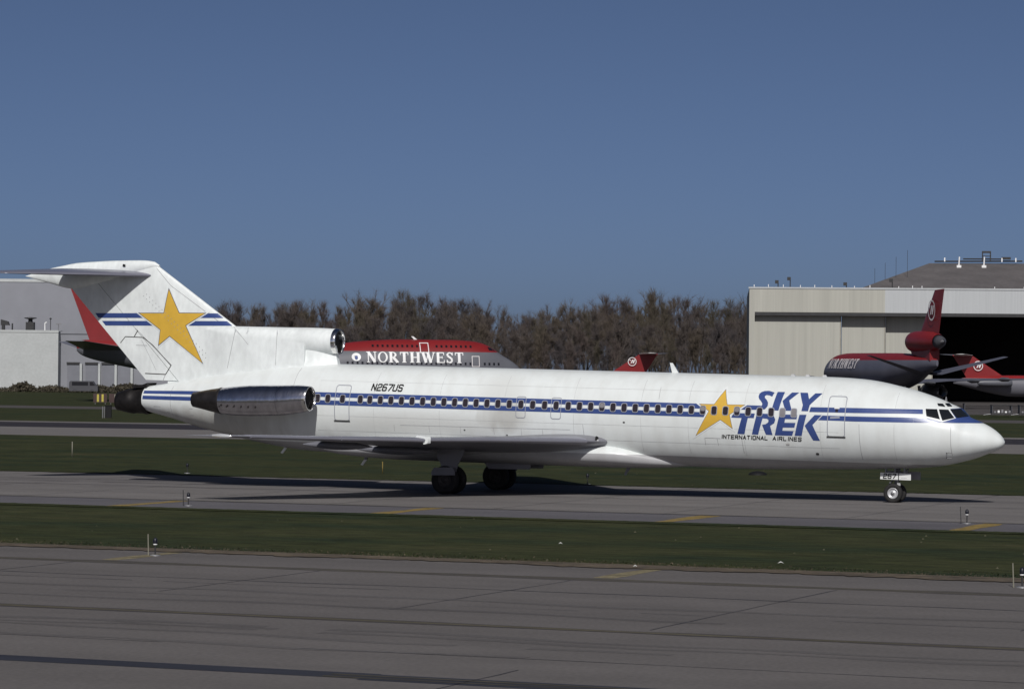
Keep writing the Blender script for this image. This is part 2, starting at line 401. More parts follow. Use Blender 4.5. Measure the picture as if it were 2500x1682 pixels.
# markings, joints and sealed cracks, each a thin sheet 4 mm above the pavement
def wob_strip(name, y, w, z, m, parent, x0, x1, amp=.05, step=1.5, gap=0.):
    V = []; F = []; n = int((x1-x0)/step); ph = random.random()*9
    for i in range(n+1):
        x = x0+i*step; yy = y+amp*math.sin(x*.31+ph)+amp*.6*math.sin(x*.93+2*ph)+random.uniform(-amp, amp)*.25; ww = w*random.uniform(.55, 1.2)
        V += [(x, yy-ww/2, z), (x, yy+ww/2, z)]
    for i in range(n):
        if random.random() < gap: continue
        F.append((2*i, 2*i+2, 2*i+3, 2*i+1))
    return mesh(name, V, F, m, parent)
def cross_strip(name, x, y0, y1, w, z, m, parent, lean=0.):
    V = []; F = []; n = max(2, int(abs(y1-y0)/1.))
    for i in range(n+1):
        y = y0+(y1-y0)*i/n; xx = x+lean*(y-y0)+random.uniform(-.02, .02); ww = w*random.uniform(.6, 1.2)
        V += [(xx-ww/2, y, z), (xx+ww/2, y, z)]
    for i in range(n): F.append((2*i, 2*i+1, 2*i+3, 2*i+2))
    return mesh(name, V, F, m, parent)
wob_strip('edge_seam', -15.45, .22, .017, M['seal'], tw, -70, 60, .03)
wob_strip('edge_seam', -15.05, .10, .017, M['yfaint'], tw, -70, 60, .02)
for y in (-9.2, -3., 3.2): wob_strip('joint', y, .05, .016, M['seal'], tw, -90, 60, .01)
for i in range(20): cross_strip('joint', -78+i*7.1, -15.2, 10., .045, .016, M['seal'], tw)
for x in (-17.5, -6.2, 5.05, 16.4, 27.3, 38.6):
    cross_strip('shoulder_bar', x, -21.6, -15.7, .8, .0135, M['yline'], sh, lean=-.0)
for y, w_ in ((-50.62, .16), (-51.05, .16)): wob_strip('edge_line', y, w_, .0145, M['yfaint'], nr, -30, 60, .01)
wob_strip('edge_line_border', -50.84, .95, .0125, M['border'], nr, -30, 60, .02)
for x in (-19.6, -4.6, 10.2, 25.1, 40.0): cross_strip('shoulder_bar', x, -50.2, -46.2, .62, .0145, M['yold'], nr)
wob_strip('crack', -55.6, .10, .0145, M['seal'], nr, -30, 60, .10, .9, .05)
wob_strip('crack', -56.9, .05, .0145, M['seal'], nr, -5, 22, .08, .9, .25)
wob_strip('centre_line_border', -65.45, .72, .0142, M['border'], nr, -30, 60, .02)
wob_strip('centre_line', -65.45, .30, .0165, M['yfaint'], nr, -30, 60, .02)
wob_strip('joint', -72., .05, .0145, M['seal'], nr, -30, 60, .03, 1.5, .12)
wob_strip('joint', -60.7, .035, .0145, M['seal'], nr, -30, 60, .03, 1.5, .3)
sheet('black_band', -76.75, -75.85, .0145, M['blackline'], -40, 30.6, nr, 20)
sheet('black_band', -76.95, -75.95, .0145, M['blackline'], 30.6, 60, nr, 10)
for y in (-76.25, -76.62): wob_strip('centre_line', y, .12, .0185, M['yfaint'], nr, 29.8, 60, .01)
for i, x in enumerate((-18.5, -11.4, -4.3, 2.8, 9.7, 17.3, 24.6, 31.7, 38.8)):
    cross_strip('joint', x, -60-(i*7 % 5)*1.2, -51.3, .045, .0145, M['seal'], nr, lean=.01)
    if i % 2: cross_strip('joint', x+.8, -95, -72-(i % 3)*2, .04, .0145, M['seal'], nr)
M['stain'] = pave_mat('rubber_stain', (.100, .093, .092), .15)
for i in range(7):
    wob_strip('tyre_mark', random.uniform(-73, -58), random.uniform(.15, .5), .0135+.00008*i, M['stain'], nr, random.uniform(-25, 20), random.uniform(24, 55), .25, 1.5, .1)
M['stain2'] = pave_mat('taxiway_rubber_stain', (.115, .107, .108), .25)
for i in range(8):
    wob_strip('tyre_mark', random.choice((-2.9, 2.9, 0))+random.gauss(0, .5), random.uniform(.2, .5), .0145+.0001*i, M['stain2'], tw, random.uniform(-80, -20), random.uniform(0, 55), .2, 1.5, .1)
# ragged turf creeping over the pavement edges
def verge(y, inw, amp, m, z, x0, x1):
    V = []; F = []; n = int((x1-x0)/.22); drift = 0.
    for i in range(n+1):
        x = x0+i*.22; drift = drift*.93+random.gauss(0, .05); e = amp*(.35+.9*abs(drift)*3+random.random()*.55)
        V += [(x, y-inw*1.2, z-.012), (x, y-inw*.05, z), (x, y+inw*min(e, .9), z-.002)]
    for i in range(n): F += [(3*i, 3*i+3, 3*i+4, 3*i+1), (3*i+1, 3*i+4, 3*i+5, 3*i+2)]
    return struct(mesh('grass_verge', V, F, m))
verge(-45.7, -.9, .55, M['tan'], .034, -30, 50); verge(-21.7, .7, .5, M['grass'], .034, -45, 45); verge(10.2, -.8, .6, M['grass'], .034, -75, 50)
# grass fringe at the pavement edges: real blades, uncountable
def fringe(name, specs, m):
    V = []; F = []
    for y, spread, n, h, x0, x1 in specs:
        for _ in range(n):
            x = random.uniform(x0, x1); yy = y+random.gauss(0, spread); a = random.random()*math.pi; hh = h*random.uniform(.5, 1.4); wd = hh*random.uniform(.25, .6)
            k = len(V); c, s = math.cos(a)*wd, math.sin(a)*wd; lx, ly = random.gauss(0, hh*.5), random.gauss(0, hh*.5)
            V += [(x-c, yy-s, 0.005), (x+c, yy+s, 0.005), (x+lx, yy+ly, hh)]; F.append((k, k+1, k+2))
    o = mesh(name, V, F, m); o['kind'] = 'stuff'; return o
f1 = fringe('dry_grass', [(-45.25, .28, 9000, .035, -25, 48), (-45.62, .07, 5000, .03, -25, 48), (-44.3, .6, 5000, .035, -25, 48)], M['tan'])
f1['label'] = 'dry tan grass fringe along the near pavement edge'; f1['category'] = 'grass'
f2 = fringe('grass', [(-44, .6, 4000, .04, -25, 48), (-21.8, .10, 6000, .04, -40, 40), (10.35, .12, 6000, .05, -60, 45)], M['grass'])
f2['label'] = 'short green grass on the strips between the taxiways'; f2['category'] = 'grass'

V = []; F = []
for _ in range(110):
    x, y = random.uniform(-22, 46), random.choice((random.uniform(-45, -23), random.uniform(11, 40))); a = random.random()*3.14; r_ = random.uniform(.02, .055); k = len(V)
    V += [(x-r_*math.cos(a), y-r_*math.sin(a), .03), (x+r_*math.cos(a), y+r_*math.sin(a), .03), (x, y, .03+r_*.9)]; F.append((k, k+1, k+2))
wd_ = mesh('weeds', V, F, mat('pale_weed', (.09, .085, .055), .9, var=.3)); wd_['kind'] = 'stuff'; wd_['label'] = 'pale weeds and scraps scattered through the grass strips'; wd_['category'] = 'weeds'
for x, y, sz, lab in ((27.4, -41.9, .09, 'scrap of white litter on the near grass below the forward cabin'), (24.3, -45.5, .07, 'small pale litter scrap at the edge of the near pavement'), (18.4, -36.2, .07, 'small pale litter scrap in the near grass below the wing')):
    b = MB(); b.add([(-sz,-sz*.3,.02),(sz*.2,-sz*.4,.05),(sz,.1*sz,.02),(sz*.4,sz*.4,.05),(-sz*.5,sz*.3,.06),(0,0,.08)], [(0,1,5),(1,2,5),(2,3,5),(3,4,5),(4,0,5),(0,4,3,2,1)])
    o = b.build('litter_scrap', mat('litter_paper', (.5, .5, .48), .8)); o.location = (x, y, 0); tag(o, lab, 'litter', 'scraps of litter on the grass')

# ================================================================== main airliner
air = empty('airliner', (0, 0, 0), (0, .016, 0))
tag(air, 'white three-engine jet airliner with blue stripes and yellow stars taxiing in front', 'airplane')
cZT = Curve1([(-16.62,4.26),(-16.1,4.34),(-14.4,4.62),(-12.65,4.94),(-10.9,5.2),(-9.15,5.41),(-7.5,5.51),(-6,5.53),(15.3,5.53),(16.6,5.52),(17.9,5.46),(18.6,5.37),(19.2,5.25),(19.8,5.12),(20.4,4.96),(20.85,4.82),(21.3,4.66),(21.6,4.53),(21.85,4.43),(22.05,4.32),(22.2,4.16),(22.37,4.0),(22.64,3.89),(22.93,3.78),(23.3,3.6),(23.59,3.4),(23.8,3.19),(23.9,3.0)])
cZB = Curve1([(-16.62,3.1),(-15.89,2.94),(-15.17,2.78),(-14.44,2.59),(-13.1,2.29),(-11.2,1.93),(-9.75,1.71),(-8.58,1.58),(-7.1,1.52),(-5,1.5),(13,1.5),(15.9,1.6),(17.5,1.65),(19.25,1.74),(20.1,1.79),(20.9,1.87),(21.7,2.02),(22.35,2.19),(22.76,2.32),(23.16,2.48),(23.53,2.63),(23.75,2.76),(23.86,2.88),(23.9,3.0)])
cWW = Curve1([(-16.62,.68),(-15.5,.93),(-14,1.25),(-12,1.58),(-10,1.8),(-8,1.87),(-6,1.88),(17,1.88),(18,1.86),(19,1.8),(20,1.69),(20.8,1.56),(21.5,1.40),(22,1.25),(22.5,1.06),(23,.83),(23.4,.6),(23.7,.36),(23.85,.18),(23.9,0.001)])
cZC = Curve1([(-16.62,3.65),(-12,3.68),(-8,3.65),(16,3.65),(18,3.58),(20,3.4),(22,3.15),(23.2,3.03),(23.9,3.0)])
def halfw(X, z):
    zc = cZC(X)
    if z >= zc: h, e = cZT(X)-zc, 2.0
    else: h, e = zc-cZB(X), 2.1
    q = min(abs(z-zc)/max(h, 1e-4), 1); return cWW(X)*(1-q**e)**(1/e)
def side(X, z, off): return -halfw(X, z)-off
def side_far(X, z, off): return halfw(X, z)+off
def fus_ring(X, n=112):
    zt, zb, wd, zc = cZT(X), cZB(X), cWW(X), cZC(X); r = []
    for i in range(n):
        a = 2*math.pi*i/n; c, s = math.cos(a), math.sin(a); e = 2.0 if s >= 0 else 2.1
        y = wd*math.copysign(abs(c)**(2/e), c); z = zc+(zt-zc if s >= 0 else zc-zb)*math.copysign(abs(s)**(2/e), s)
        r.append((X, y, z))
    return r
st = [-16.62+i*.35 for i in range(int(11.6/.35))]+[-5+i*.8 for i in range(26)]+[15.8+i*.2 for i in range(25)]+[20.8+i*.08 for i in range(36)]+[23.66,23.72,23.77,23.81,23.84,23.865,23.885,23.897]
st = sorted(set(round(s, 3) for s in st))
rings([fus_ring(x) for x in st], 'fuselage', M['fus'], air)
# wing to body fairing under the cabin
cFW = Curve1([(-7.5,.6),(-6,1.45),(-3,1.94),(0,1.99),(5,1.99),(6.6,1.92),(7.4,1.78),(8.2,1.45),(9.2,.98),(10.6,.3)])
cFB = Curve1([(-7.5,1.62),(-6,1.42),(-3,1.31),(6,1.33),(8.5,1.38),(10.6,1.55)])
cFT = Curve1([(-7.5,1.8),(-5,2.2),(0,2.45),(5,2.5),(7,2.42),(8.4,2.15),(9.6,1.85),(10.6,1.62)])
R = []
for i in range(60):
    x = -7.5+18.1*i/59; r = []
    for k in range(40):
        a = 2*math.pi*k/40; c, s = math.cos(a), math.sin(a); zc = (cFT(x)+cFB(x))/2; hh = (cFT(x)-cFB(x))/2
        r.append((x, cFW(x)*math.copysign(abs(c)**.75, c), zc+hh*math.copysign(abs(s)**.75, s)))
    R.append(r)
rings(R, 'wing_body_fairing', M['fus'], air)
# --- tail fin, rudder, duct
def fLE(z): return -12.12-(z-7.13)*1.516
def fTE(z): return -16.63-(z-4.41)*.979
def fin_half(X, z):
    c = fLE(z)-fTE(z); s = min(max((fLE(z)-X)/c, 0), 1); return naca(s)*.055*c*.95+.012
def fin_side(X, z, off): return -fin_half(X, z)-off
def fin_loft(name, s0, s1, zs, m):
    R = []
    for z in zs:
        c = fLE(z)-fTE(z); r = []; nn = 16
        ss = [s0+(s1-s0)*(.5*(1-math.cos(math.pi*i/nn)) if s0 == 0 else i/nn) for i in range(nn+1)]
        for s in reversed(ss): r.append((fLE(z)-s*c, naca(s)*.055*c*.95+.012, z))
        for s in ss: r.append((fLE(z)-s*c, -naca(s)*.055*c*.95-.012, z))
        R.append(r)
    return rings(R, name, m, air)
zs = [4.3+i*.36 for i in range(16)]+[9.9, 10.06]
def hinge(z): return 1-1.75/(fLE(z)-fTE(z))
# fin box and rudder are lofted with a hinge gap
def fin_piece(name, a, b, z0, z1, m):
    R = []; nz = 10
    for j in range(nz+1):
        z = z0+(z1-z0)*j/nz; c = fLE(z)-fTE(z); h = hinge(z); nn = 16; r = []
        sa = 0 if a == 0 else h+.004; sb = h-.001 if b == 0 else 1
        ss = [sa+(sb-sa)*(.5*(1-math.cos(math.pi*i/nn))) for i in range(nn+1)]
        for s in reversed(ss): r.append((fLE(z)-s*c, naca(s)*.055*c*.95+.012, z))
        for s in ss: r.append((fLE(z)-s*c, -naca(s)*.055*c*.95-.012, z))
        R.append(r)
    return rings(R, name, m, air)
fin_piece('fin', 0, 0, 4.2, 9.85, M['fin'])
fin_piece('rudder', 1, 1, 4.55, 6.998, M['fin'])
fin_piece('rudder', 1, 1, 7.0, 9.05, M['fin'])
# bullet fairing at the fin tip
bt = Curve1([(-23.4,9.30),(-22.1,9.66),(-21.36,9.81),(-20.57,9.95),(-19.66,10.02),(-18.5,10.08),(-17.1,10.11),(-16.5,10.06),(-16.2,9.9)])
bb = Curve1([(-23.4,9.28),(-22.03,8.97),(-20.87,8.74),(-19.5,8.95),(-18,9.3),(-16.2,9.8)])
bw = Curve1([(-23.4,.01),(-22,.14),(-20.5,.26),(-18.8,.27),(-17,.2),(-16.2,.06)])
R = []
for i in range(30):
    x = -23.4+7.2*i/29; zc = (bt(x)+bb(x))/2; h = (bt(x)-bb(x))/2
    R.append([(x, bw(x)*math.cos(2*math.pi*k/24), zc+h*math.sin(2*math.pi*k/24)) for k in range(24)])
rings(R, 'tail_bullet', M['fin'], air)
# duct fairing (slab behind the centre intake)
cb = Curve1([(-16,.03),(-15,.06),(-14,.14),(-13.2,.28),(-12.4,.42),(-11,.54),(-9.5,.60),(-8.4,.61),(-8.2,.61)])
R = []
for i in range(34):
    x = -15.6+7.3*i/33; b_ = cb(x); zt = 7.135; zl = cZT(x)-.35; r = []
    for k in range(17): a = math.pi*k/16; r.append((x, b_*math.cos(a), zt-b_+b_*math.sin(a)))
    r += [(x, -b_*1.0, zl), (x, b_*1.0, zl)]
    R.append(r)
rings(R, 'duct_fairing', M['fin'], air)
nac = MB().lathe([(-10.5,.5),(-9.5,.6),(-8.5,.615),(-7.6,.605),(-7.0,.585)], (0, 0, 6.53), n=48).build('centre_nacelle', M['fin'], air, True)
MB().lathe([(-7.02,.588),(-6.92,.582),(-6.84,.567),(-6.80,.545),(-6.80,.525),(-6.84,.505),(-6.95,.492),(-7.1,.487)], (0, 0, 6.53), n=48).build('centre_intake_lip', M['lip'], air, True)
MB().lathe([(-7.08,.487),(-8.0,.5),(-9.3,.5),(-9.3,.0)], (0, 0, 6.53), n=40).build('centre_intake_duct', M['inside'], air, True)
# pedestal under the centre intake
R = []
for i in range(12):
    t = i/11; x = -6.75-t*2.4; b_ = .13+.38*math.sin(min(t*1.7, 1)*math.pi/2)
    zt_ = 6.35; zl = 5.2
    R.append([(x-.25*(z-5.2)*(1-t), y, z) for y, z in ((b_*1.35, zl), (b_*.95, 5.7), (b_*.9, 6.0), (b_*.9, zt_), (-b_*.9, zt_), (-b_*.9, 6.0), (-b_*.95, 5.7), (-b_*1.35, zl))])
rings(R, 'intake_pedestal', M['fin'], air)
# --- stabilizers
for sgn, nm in ((-1, 'stabilizer'), (1, 'stabilizer')):
    foil([(sgn*.05, -16.45, 9.40, -20.9, 9.68, .60), (sgn*.5, -16.85, 9.40, -21.1, 9.67, .56), (sgn*2.8, -18.85, 9.35, -21.8, 9.53, .36), (sgn*5.2, -20.95, 9.30, -22.55, 9.38, .17), (sgn*5.42, -21.4, 9.30, -22.6, 9.37, .07)], nm, M['stab'], air)
# --- wings
def wing(sgn):
    S = [(1.0,7.25,2.50,-2.6,1.88,1.70),(1.9,6.70,2.50,-2.6,1.90,1.56),(3.0,5.92,2.51,-2.65,1.94,1.28),(4.2,5.03,2.52,-2.7,2.02,1.02),(6.4,3.45,2.53,-2.9,2.14,.74),(9.,1.62,2.51,-3.5,2.32,.54),(12.5,-.86,2.55,-4.55,2.50,.38),(16.2,-3.48,2.63,-5.75,2.60,.22),(16.45,-4.0,2.635,-5.8,2.61,.10)]
    foil([(sgn*a, b, c, d, e, f) for a, b, c, d, e, f in S], 'wing', M['wing'], air, 22)
    # leading edge slats: a bare metal skin over the front of the outer wing
    def sec(y):
        for p, q in zip(S, S[1:]):
            if p[0] <= y <= q[0]:
                t = (y-p[0])/(q[0]-p[0]); return [p[i]+(q[i]-p[i])*t for i in range(6)]
    def slat(name, y0, y1, grow, smax, m):
        R = []
        for j in range(7):
            y = y0+(y1-y0)*j/6; _, xl, zl, xt, zt, th = sec(y); r = []
            ss = [smax*((i/10)**2) for i in range(11)]
            pts = [(s, 1) for s in reversed(ss)]+[(s, -1) for s in ss[1:7]]
            for s, d in pts: r.append((xl+(xt-xl)*s+grow, sgn*y, zl+(zt-zl)*s+d*(naca(s)*th*.5+grow)))
            for s, d in reversed(pts): r.append((xl+(xt-xl)*s+grow*.2, sgn*y, zl+(zt-zl)*s+d*(naca(s)*th*.5-.02)))
            R.append(r)
        return rings(R, name, m, air)
    slat('slat', 9.1, 12.3, .03, .13, M['slat']); slat('slat', 12.35, 15.7, .025, .14, M['slat'])
    slat('krueger_flap', 2.5, 8.85, .012, .06, M['slat'])
    slat('slat_end_fence', 8.93, 9.05, .10, .10, M['white'])
    # flap track fairings
    for y, x0, x1, z in ((4.6, 0.6, -3.7, 1.88), (8.6, -.6, -4.3, 2.14)):
        b = MB(); L_ = x0-x1
        b.lathe([(x1+L_*t, max(.02, .19*math.sin(math.pi*min(1, t*1.15+.0))**.7 if t < .87 else .02)) for t in [i/16 for i in range(15)]], (0, sgn*y, z), n=14)
        b.build('flap_track_fairing', M['wing'], air, True)
for s in (-1, 1): wing(s)
# wing tip lamp and root landing lamp
tip = MB().lathe([(-3.62,.01),(-3.75,.07),(-4.1,.09),(-4.5,.05)], (0, -16.42, 2.63), n=12).build('wing_tip_lamp', M['lens'], air, True)
MB().lathe([(6.50,.13),(6.58,.10),(6.60,.02)], (0, -2.02, 2.60), n=14).build('landing_lamp_recess', M['black'], air, True)
MB().lathe([(6.56,.055),(6.62,.04),(6.63,.0)], (0, -2.06, 2.54), n=12).build('landing_lamp', M['lens'], air, True)
# --- side engine pods
def pod(sgn):
    y = sgn*3.05; grp = empty('engine_pod', (0, 0, 0), parent=air)
    cc = Curve1([(-12.6,3.77),(-11.1,3.755),(-9.7,3.80),(-8,3.87),(-7.3,3.93),(-6.7,3.98)])
    cen = lambda t: (0, cc(t))
    MB().lathe([(-11.12,.585),(-10.6,.645),(-9.7,.69),(-8.9,.69),(-8.2,.675),(-8.16,.675)], (0, y, 0), n=56, cen=cen).build('cowl', M['alum'], grp, True)
    MB().lathe([(-8.15,.675),(-7.6,.655),(-7.2,.625),(-6.98,.598),(-6.9,.585)], (0, y, 0), n=56, cen=cen).build('nose_cowl', M['alum'], grp, True)
    MB().lathe([(-6.9,.586),(-6.8,.57),(-6.74,.55),(-6.72,.53),(-6.74,.51),(-6.82,.495),(-7.0,.485)], (0, y, 0), n=56, cen=cen).build('intake_lip', M['lip'], grp, True)
    MB().lathe([(-6.98,.486),(-7.5,.49),(-7.9,.49),(-7.9,.12)], (0, y, 0), n=40, cen=cen).build('intake_duct', M['inside'], grp, True)
    MB().lathe([(-7.92,.49),(-7.9,.16),(-7.8,.14),(-7.6,.06),(-7.55,0)], (0, y, 0), n=30, cen=cen).build('fan_hub', M['fan'], grp, True)
    MB().lathe([(-11.10,.59),(-11.2,.60),(-11.24,.575),(-11.7,.5),(-12.2,.40),(-12.58,.335),(-12.58,.30),(-12.2,.30)], (0, y, 0), n=48, cen=cen).build('thrust_reverser', M['burnt'], grp, True)
    MB().lathe([(-12.2,.30),(-12.1,.0)], (0, y, 0), n=24, cen=cen).build('exhaust_plug', M['exh'], grp, True)
    for i in range(6):
        x = -10.95+i*.36; MB().box(x-.012, x+.012, y+sgn*.60, y+sgn*.70-0.004*sgn, 3.47, 3.56).build('cowl_latch', M['oil'], grp)
    foil([(sgn*1.2, -8.4, 3.75, -12.3, 3.72, .42), (sgn*2.9, -8.6, 3.78, -12.0, 3.74, .36)], 'pylon', M['white'], grp)
pod(-1); pod(1)
# centre engine exhaust at the tail
ce = Curve1([(-18.2,3.52),(-17.4,3.56),(-16.5,3.62)])
MB().lathe([(-16.50,.64),(-16.7,.665),(-16.8,.63),(-17.3,.575),(-17.34,.60),(-17.6,.57),(-18.0,.47),(-18.2,.43),(-18.2,.39),(-17.6,.38),(-17.5,.0)], (0, 0, 0), n=48, cen=lambda t: (0, ce(t))).build('tail_exhaust', M['exh'], air, True)
MB().prism([(-16.45,4.42), (-16.7,4.33), (-17.3,4.30), (-17.2,4.16), (-16.5,4.2)], 1, -.45, .45).build('reverser_door', M['exh'], air)

# --- livery
def stripe_poly(lo, hi, x0, x1):
    # aft of the cabin the stripes close up slightly
    def zz(z, ztail, x): return z if x > -7 else z+(ztail-z)*min((-7-x)/9.5, 1)
    T = {4.255: 4.06, 4.045: 3.925, 3.9: 3.83, 3.69: 3.665}
    n = max(1, int(abs(x1-x0)/.6)); xs = [x0+(x1-x0)*i/n for i in range(n+1)]
    return [[(a, zz(lo, T[lo], a)), (b, zz(lo, T[lo], b)), (b, zz(hi, T[hi], b)), (a, zz(hi, T[hi], a))] for a, b in zip(xs, xs[1:])]
decal('cheat_stripe', stripe_poly(4.045, 4.255, -16.55, 10.6)+[[(10.6,4.045),(11.26,4.045),(10.94,4.255),(10.6,4.255)]], M['blue'], side, air)
decal('cheat_stripe', stripe_poly(3.69, 3.9, -16.55, 11.0)+[[(11.0,3.69),(11.33,3.69),(11.39,3.9),(11.0,3.9)]], M['blue'], side, air)
decal('cheat_stripe', [[(12.957,4.055),(13.62,4.065),(13.845,4.25),(13.214,4.25)]], M['blue'], side, air)
BS2 = [[(15.97,4.045),(18.0,4.06),(18.0,4.27),(16.02,4.25)],[(18.0,4.06),(20.4,4.095),(20.74,4.10),(20.70,4.285),(18.,4.27)],
       [(16.375,3.715),(17.9,3.705),(20.4,3.73),(20.4,3.935),(17.9,3.915),(16.565,3.915)]]
decal('cheat_stripe', BS2[:2], M['blue'], side, air, dx=.2)
decal('cheat_stripe', BS2[2:], M['blue'], side, air, dx=.2)
tops = [(22.96,3.775),(22.8,3.84),(22.64,3.90),(22.5,3.96),(22.37,4.02),(22.28,4.12),(22.2,4.2),(22.12,4.28),(22.05,4.36)]
HOOD = [(20.4,3.935),(20.4,3.73),(21.0,3.742),(21.6,3.752),(22.97,3.765)]+tops+[(21.75,4.33),(21.6,4.25),(21.3,4.0),(20.9,3.90)]
for sg_ in (-1, 1): decal_nose('nose_hood', HOOD, M['blue'], sg_, air, .010)
STAR = [(12.135,4.869),(12.328,4.239),(13.099,4.255),(12.466,3.83),(12.599,3.255),(12.069,3.605),(10.969,2.903),(11.549,3.953),(11.105,4.235),(11.75,4.241)]
def grow(P, d):
    cx = sum(p[0] for p in P)/len(P); cy = sum(p[1] for p in P)/len(P)
    n = len(P); out = []
    for i in range(n):
        p0, p1, p2 = Vector(P[i-1]), Vector(P[i]), Vector(P[(i+1) % n])
        e1 = (p1-p0).normalized(); e2 = (p2-p1).normalized()
        n1 = Vector((-e1.y, e1.x)); n2 = Vector((-e2.y, e2.x)); b = (n1+n2)
        l = b.length; b = b/l if l > 1e-5 else n1
        k = min(d/max(b.dot(n1), .25), d*3.2) ; out.append(tuple(p1+b*k))
    return out
def area(P): return sum(P[i-1][0]*P[i][1]-P[i][0]*P[i-1][1] for i in range(len(P)))
sg = -1 if area(STAR) > 0 else 1
decal('star_border', [grow(STAR, sg*.075)], M['white'], side, air, .010)
decal('star_outline', [grow(STAR, sg*.016)], M['outline'], side, air, .013)
decal('star', [STAR], M['yellow'], side, air, .016)
LET = {
 'S': [(14.318,4.819),(14.258,4.637),(14.132,4.689),(13.999,4.701),(13.933,4.659),(13.95,4.581),(14.06,4.485),(14.128,4.378),(14.129,4.253),(14.081,4.174),(14.013,4.10),(13.64,4.07),(13.87,4.258),(13.876,4.34),(13.809,4.431),(13.71,4.522),(13.657,4.62),(13.664,4.732),(13.739,4.819),(13.872,4.869),(14.065,4.88)],
 'K': [(14.451,4.848),(14.774,4.848),(14.622,4.065),(14.313,4.065)], 'Kb': [(15.089,4.838),(15.405,4.842),(15.04,4.503),(15.215,4.07),(14.925,4.07),(14.747,4.473)],
 'Y': [(15.45,4.843),(15.783,4.843),(15.893,4.583),(16.11,4.83),(16.429,4.839),(15.967,4.337),(15.918,4.073),(15.627,4.073),(15.661,4.329)],
 'T': [(12.537,3.707),(12.665,3.905),(13.592,3.911),(13.554,3.716),(13.292,3.715),(13.139,3.018),(12.821,3.022),(13.014,3.706)],
 'R': [(13.69,3.914),(14.261,3.915),(14.429,3.833),(14.507,3.689),(14.465,3.532),(14.283,3.411),(14.381,3.024),(14.088,3.03),(13.925,3.444),(14.081,3.474),(14.194,3.555),(14.209,3.649),(14.142,3.706),(13.946,3.719),(13.745,3.019),(13.467,3.025)],
 'E': [(14.686,3.905),(15.462,3.914),(15.44,3.727),(14.938,3.718),(14.91,3.562),(15.395,3.571),(15.348,3.37),(14.846,3.357),(14.821,3.223),(15.313,3.226),(15.24,3.021),(14.478,3.018)],
 'K2': [(15.559,3.917),(15.865,3.926),(15.661,3.025),(15.351,3.025)], 'K2b': [(16.22,3.927),(16.531,3.927),(16.139,3.507),(16.449,2.849),(16.15,2.855),(15.801,3.465)]}
for nm, keys in (('letter', ['S']), ('letter', ['K', 'Kb']), ('letter', ['Y']), ('letter', ['T']), ('letter', ['R']), ('letter', ['E']), ('letter', ['K2', 'K2b'])):
    decal(nm, [LET[k] for k in keys], M['blue'], side, air, .010)
decal('airline_name', text_polys('INTERNATIONAL', 12.10, 2.812, 14.14, .145, .036, .16), M['black'], side, air, .010, dz=.05)
decal('airline_name', text_polys('AIRLINES', 14.38, 2.812, 15.62, .145, .036, .16), M['black'], side, air, .010, dz=.05)
decal('registration', text_polys('N267US', -4.37, 4.41, -2.9, .27, .060, .12), M['black'], side, air, .010, dz=.06)
# fin livery
FS = [(-15.58,8.77),(-15.0,7.68),(-13.67,7.70),(-14.65,7.12),(-13.72,5.41),(-15.48,6.62),(-16.06,6.19),(-15.97,6.9),(-17.11,7.64),(-15.8,7.66)]
for q in ([(-19.55,7.61),(-17.17,7.645),(-16.83,7.43),(-19.36,7.39)],[(-19.17,7.25),(-16.69,7.29),(-16.38,7.08),(-18.98,7.04)],
  [(-13.6,7.70),(-13.06,7.71),(-12.75,7.50),(-13.95,7.48)],[(-14.25,7.33),(-12.56,7.36),(-12.26,7.15),(-14.56,7.11)]):
    decal('fin_stripe', [q], M['blue'], fin_side, air, .009, dz=.05, dx=.05)
sg = -1 if area(FS) > 0 else 1
fsurf = fin_side
decal('star_border', [grow(FS, sg*.085)], M['fin'], fsurf, air, .013, dz=.1, dx=.1)
decal('star_outline', [grow(FS, sg*.028)], M['outline'], fsurf, air, .017, dz=.1, dx=.1)
decal('star', [FS], M['yellow'], fsurf, air, .021, dz=.1, dx=.1)
def seam(*a, **k):
    o = decal(*a, **k); o['kind'] = 'stuff'; return o
# grime-marked hatch and panel lines on the fin
def line_polys(pts, w): 
    out = []
    for k, (a, b) in enumerate(zip(pts, pts[1:])):
        a = Vector(a); b = Vector(b); d = (b-a)
        if d.length < 1e-5: continue
        d.normalize(); nn = Vector((-d.y, d.x))*w/2; out.append(([a-nn, b-nn, b+nn, a+nn], k))
    return out
seam('hatch_seam', line_polys([(-18.16,6.24),(-17.89,6.54),(-16.91,6.52),(-16.4,6.18),(-15.4,5.25)], .035)+line_polys([(-15.4,5.25),(-15.69,4.83),(-16.81,4.85)], .04)+line_polys([(-17.4,6.55),(-17.2,6.85)], .04), M['oil'], fsurf, air, .006, dx=.25, dz=.2)
seam('panel_seam', line_polys([(-17.35,6.95),(-15.35,5.25)], .02)+line_polys([(-16.7,6.15),(-17.3,6.15)], .02)+line_polys([(-15.7,4.83),(-15.85,4.5)], .03)+line_polys([(-17.0,6.4),(-16.2,5.0)], .015), M['seam'], fsurf, air, .006, dx=.25, dz=.2)
seam('panel_seam', line_polys([(-11.9,7.0),(-12.3,5.2)], .022)+line_polys([(-9.7,7.0),(-9.75,5.4)], .02)+line_polys([(-12.0,7.1),(-11.2,6.3)], .018)+line_polys([(-11.2,7.1),(-11.3,6.8)], .015), M['seam'], lambda X, z, o: -max(cb(X), fin_half(X, z))-o, air, .006, dz=None)
riv = []
for i in range(26):
    t = i/25; x = -16.9+t*4.2; z = 8.45-t*3.5
    for d in (0, .16): riv.append([(x+d-.018, z+d*.5-.018), (x+d+.018, z+d*.5-.018), (x+d+.018, z+d*.5+.018), (x+d-.018, z+d*.5+.018)])
seam('rivet_line', riv, M['seam'], fsurf, air, .025, dz=None)
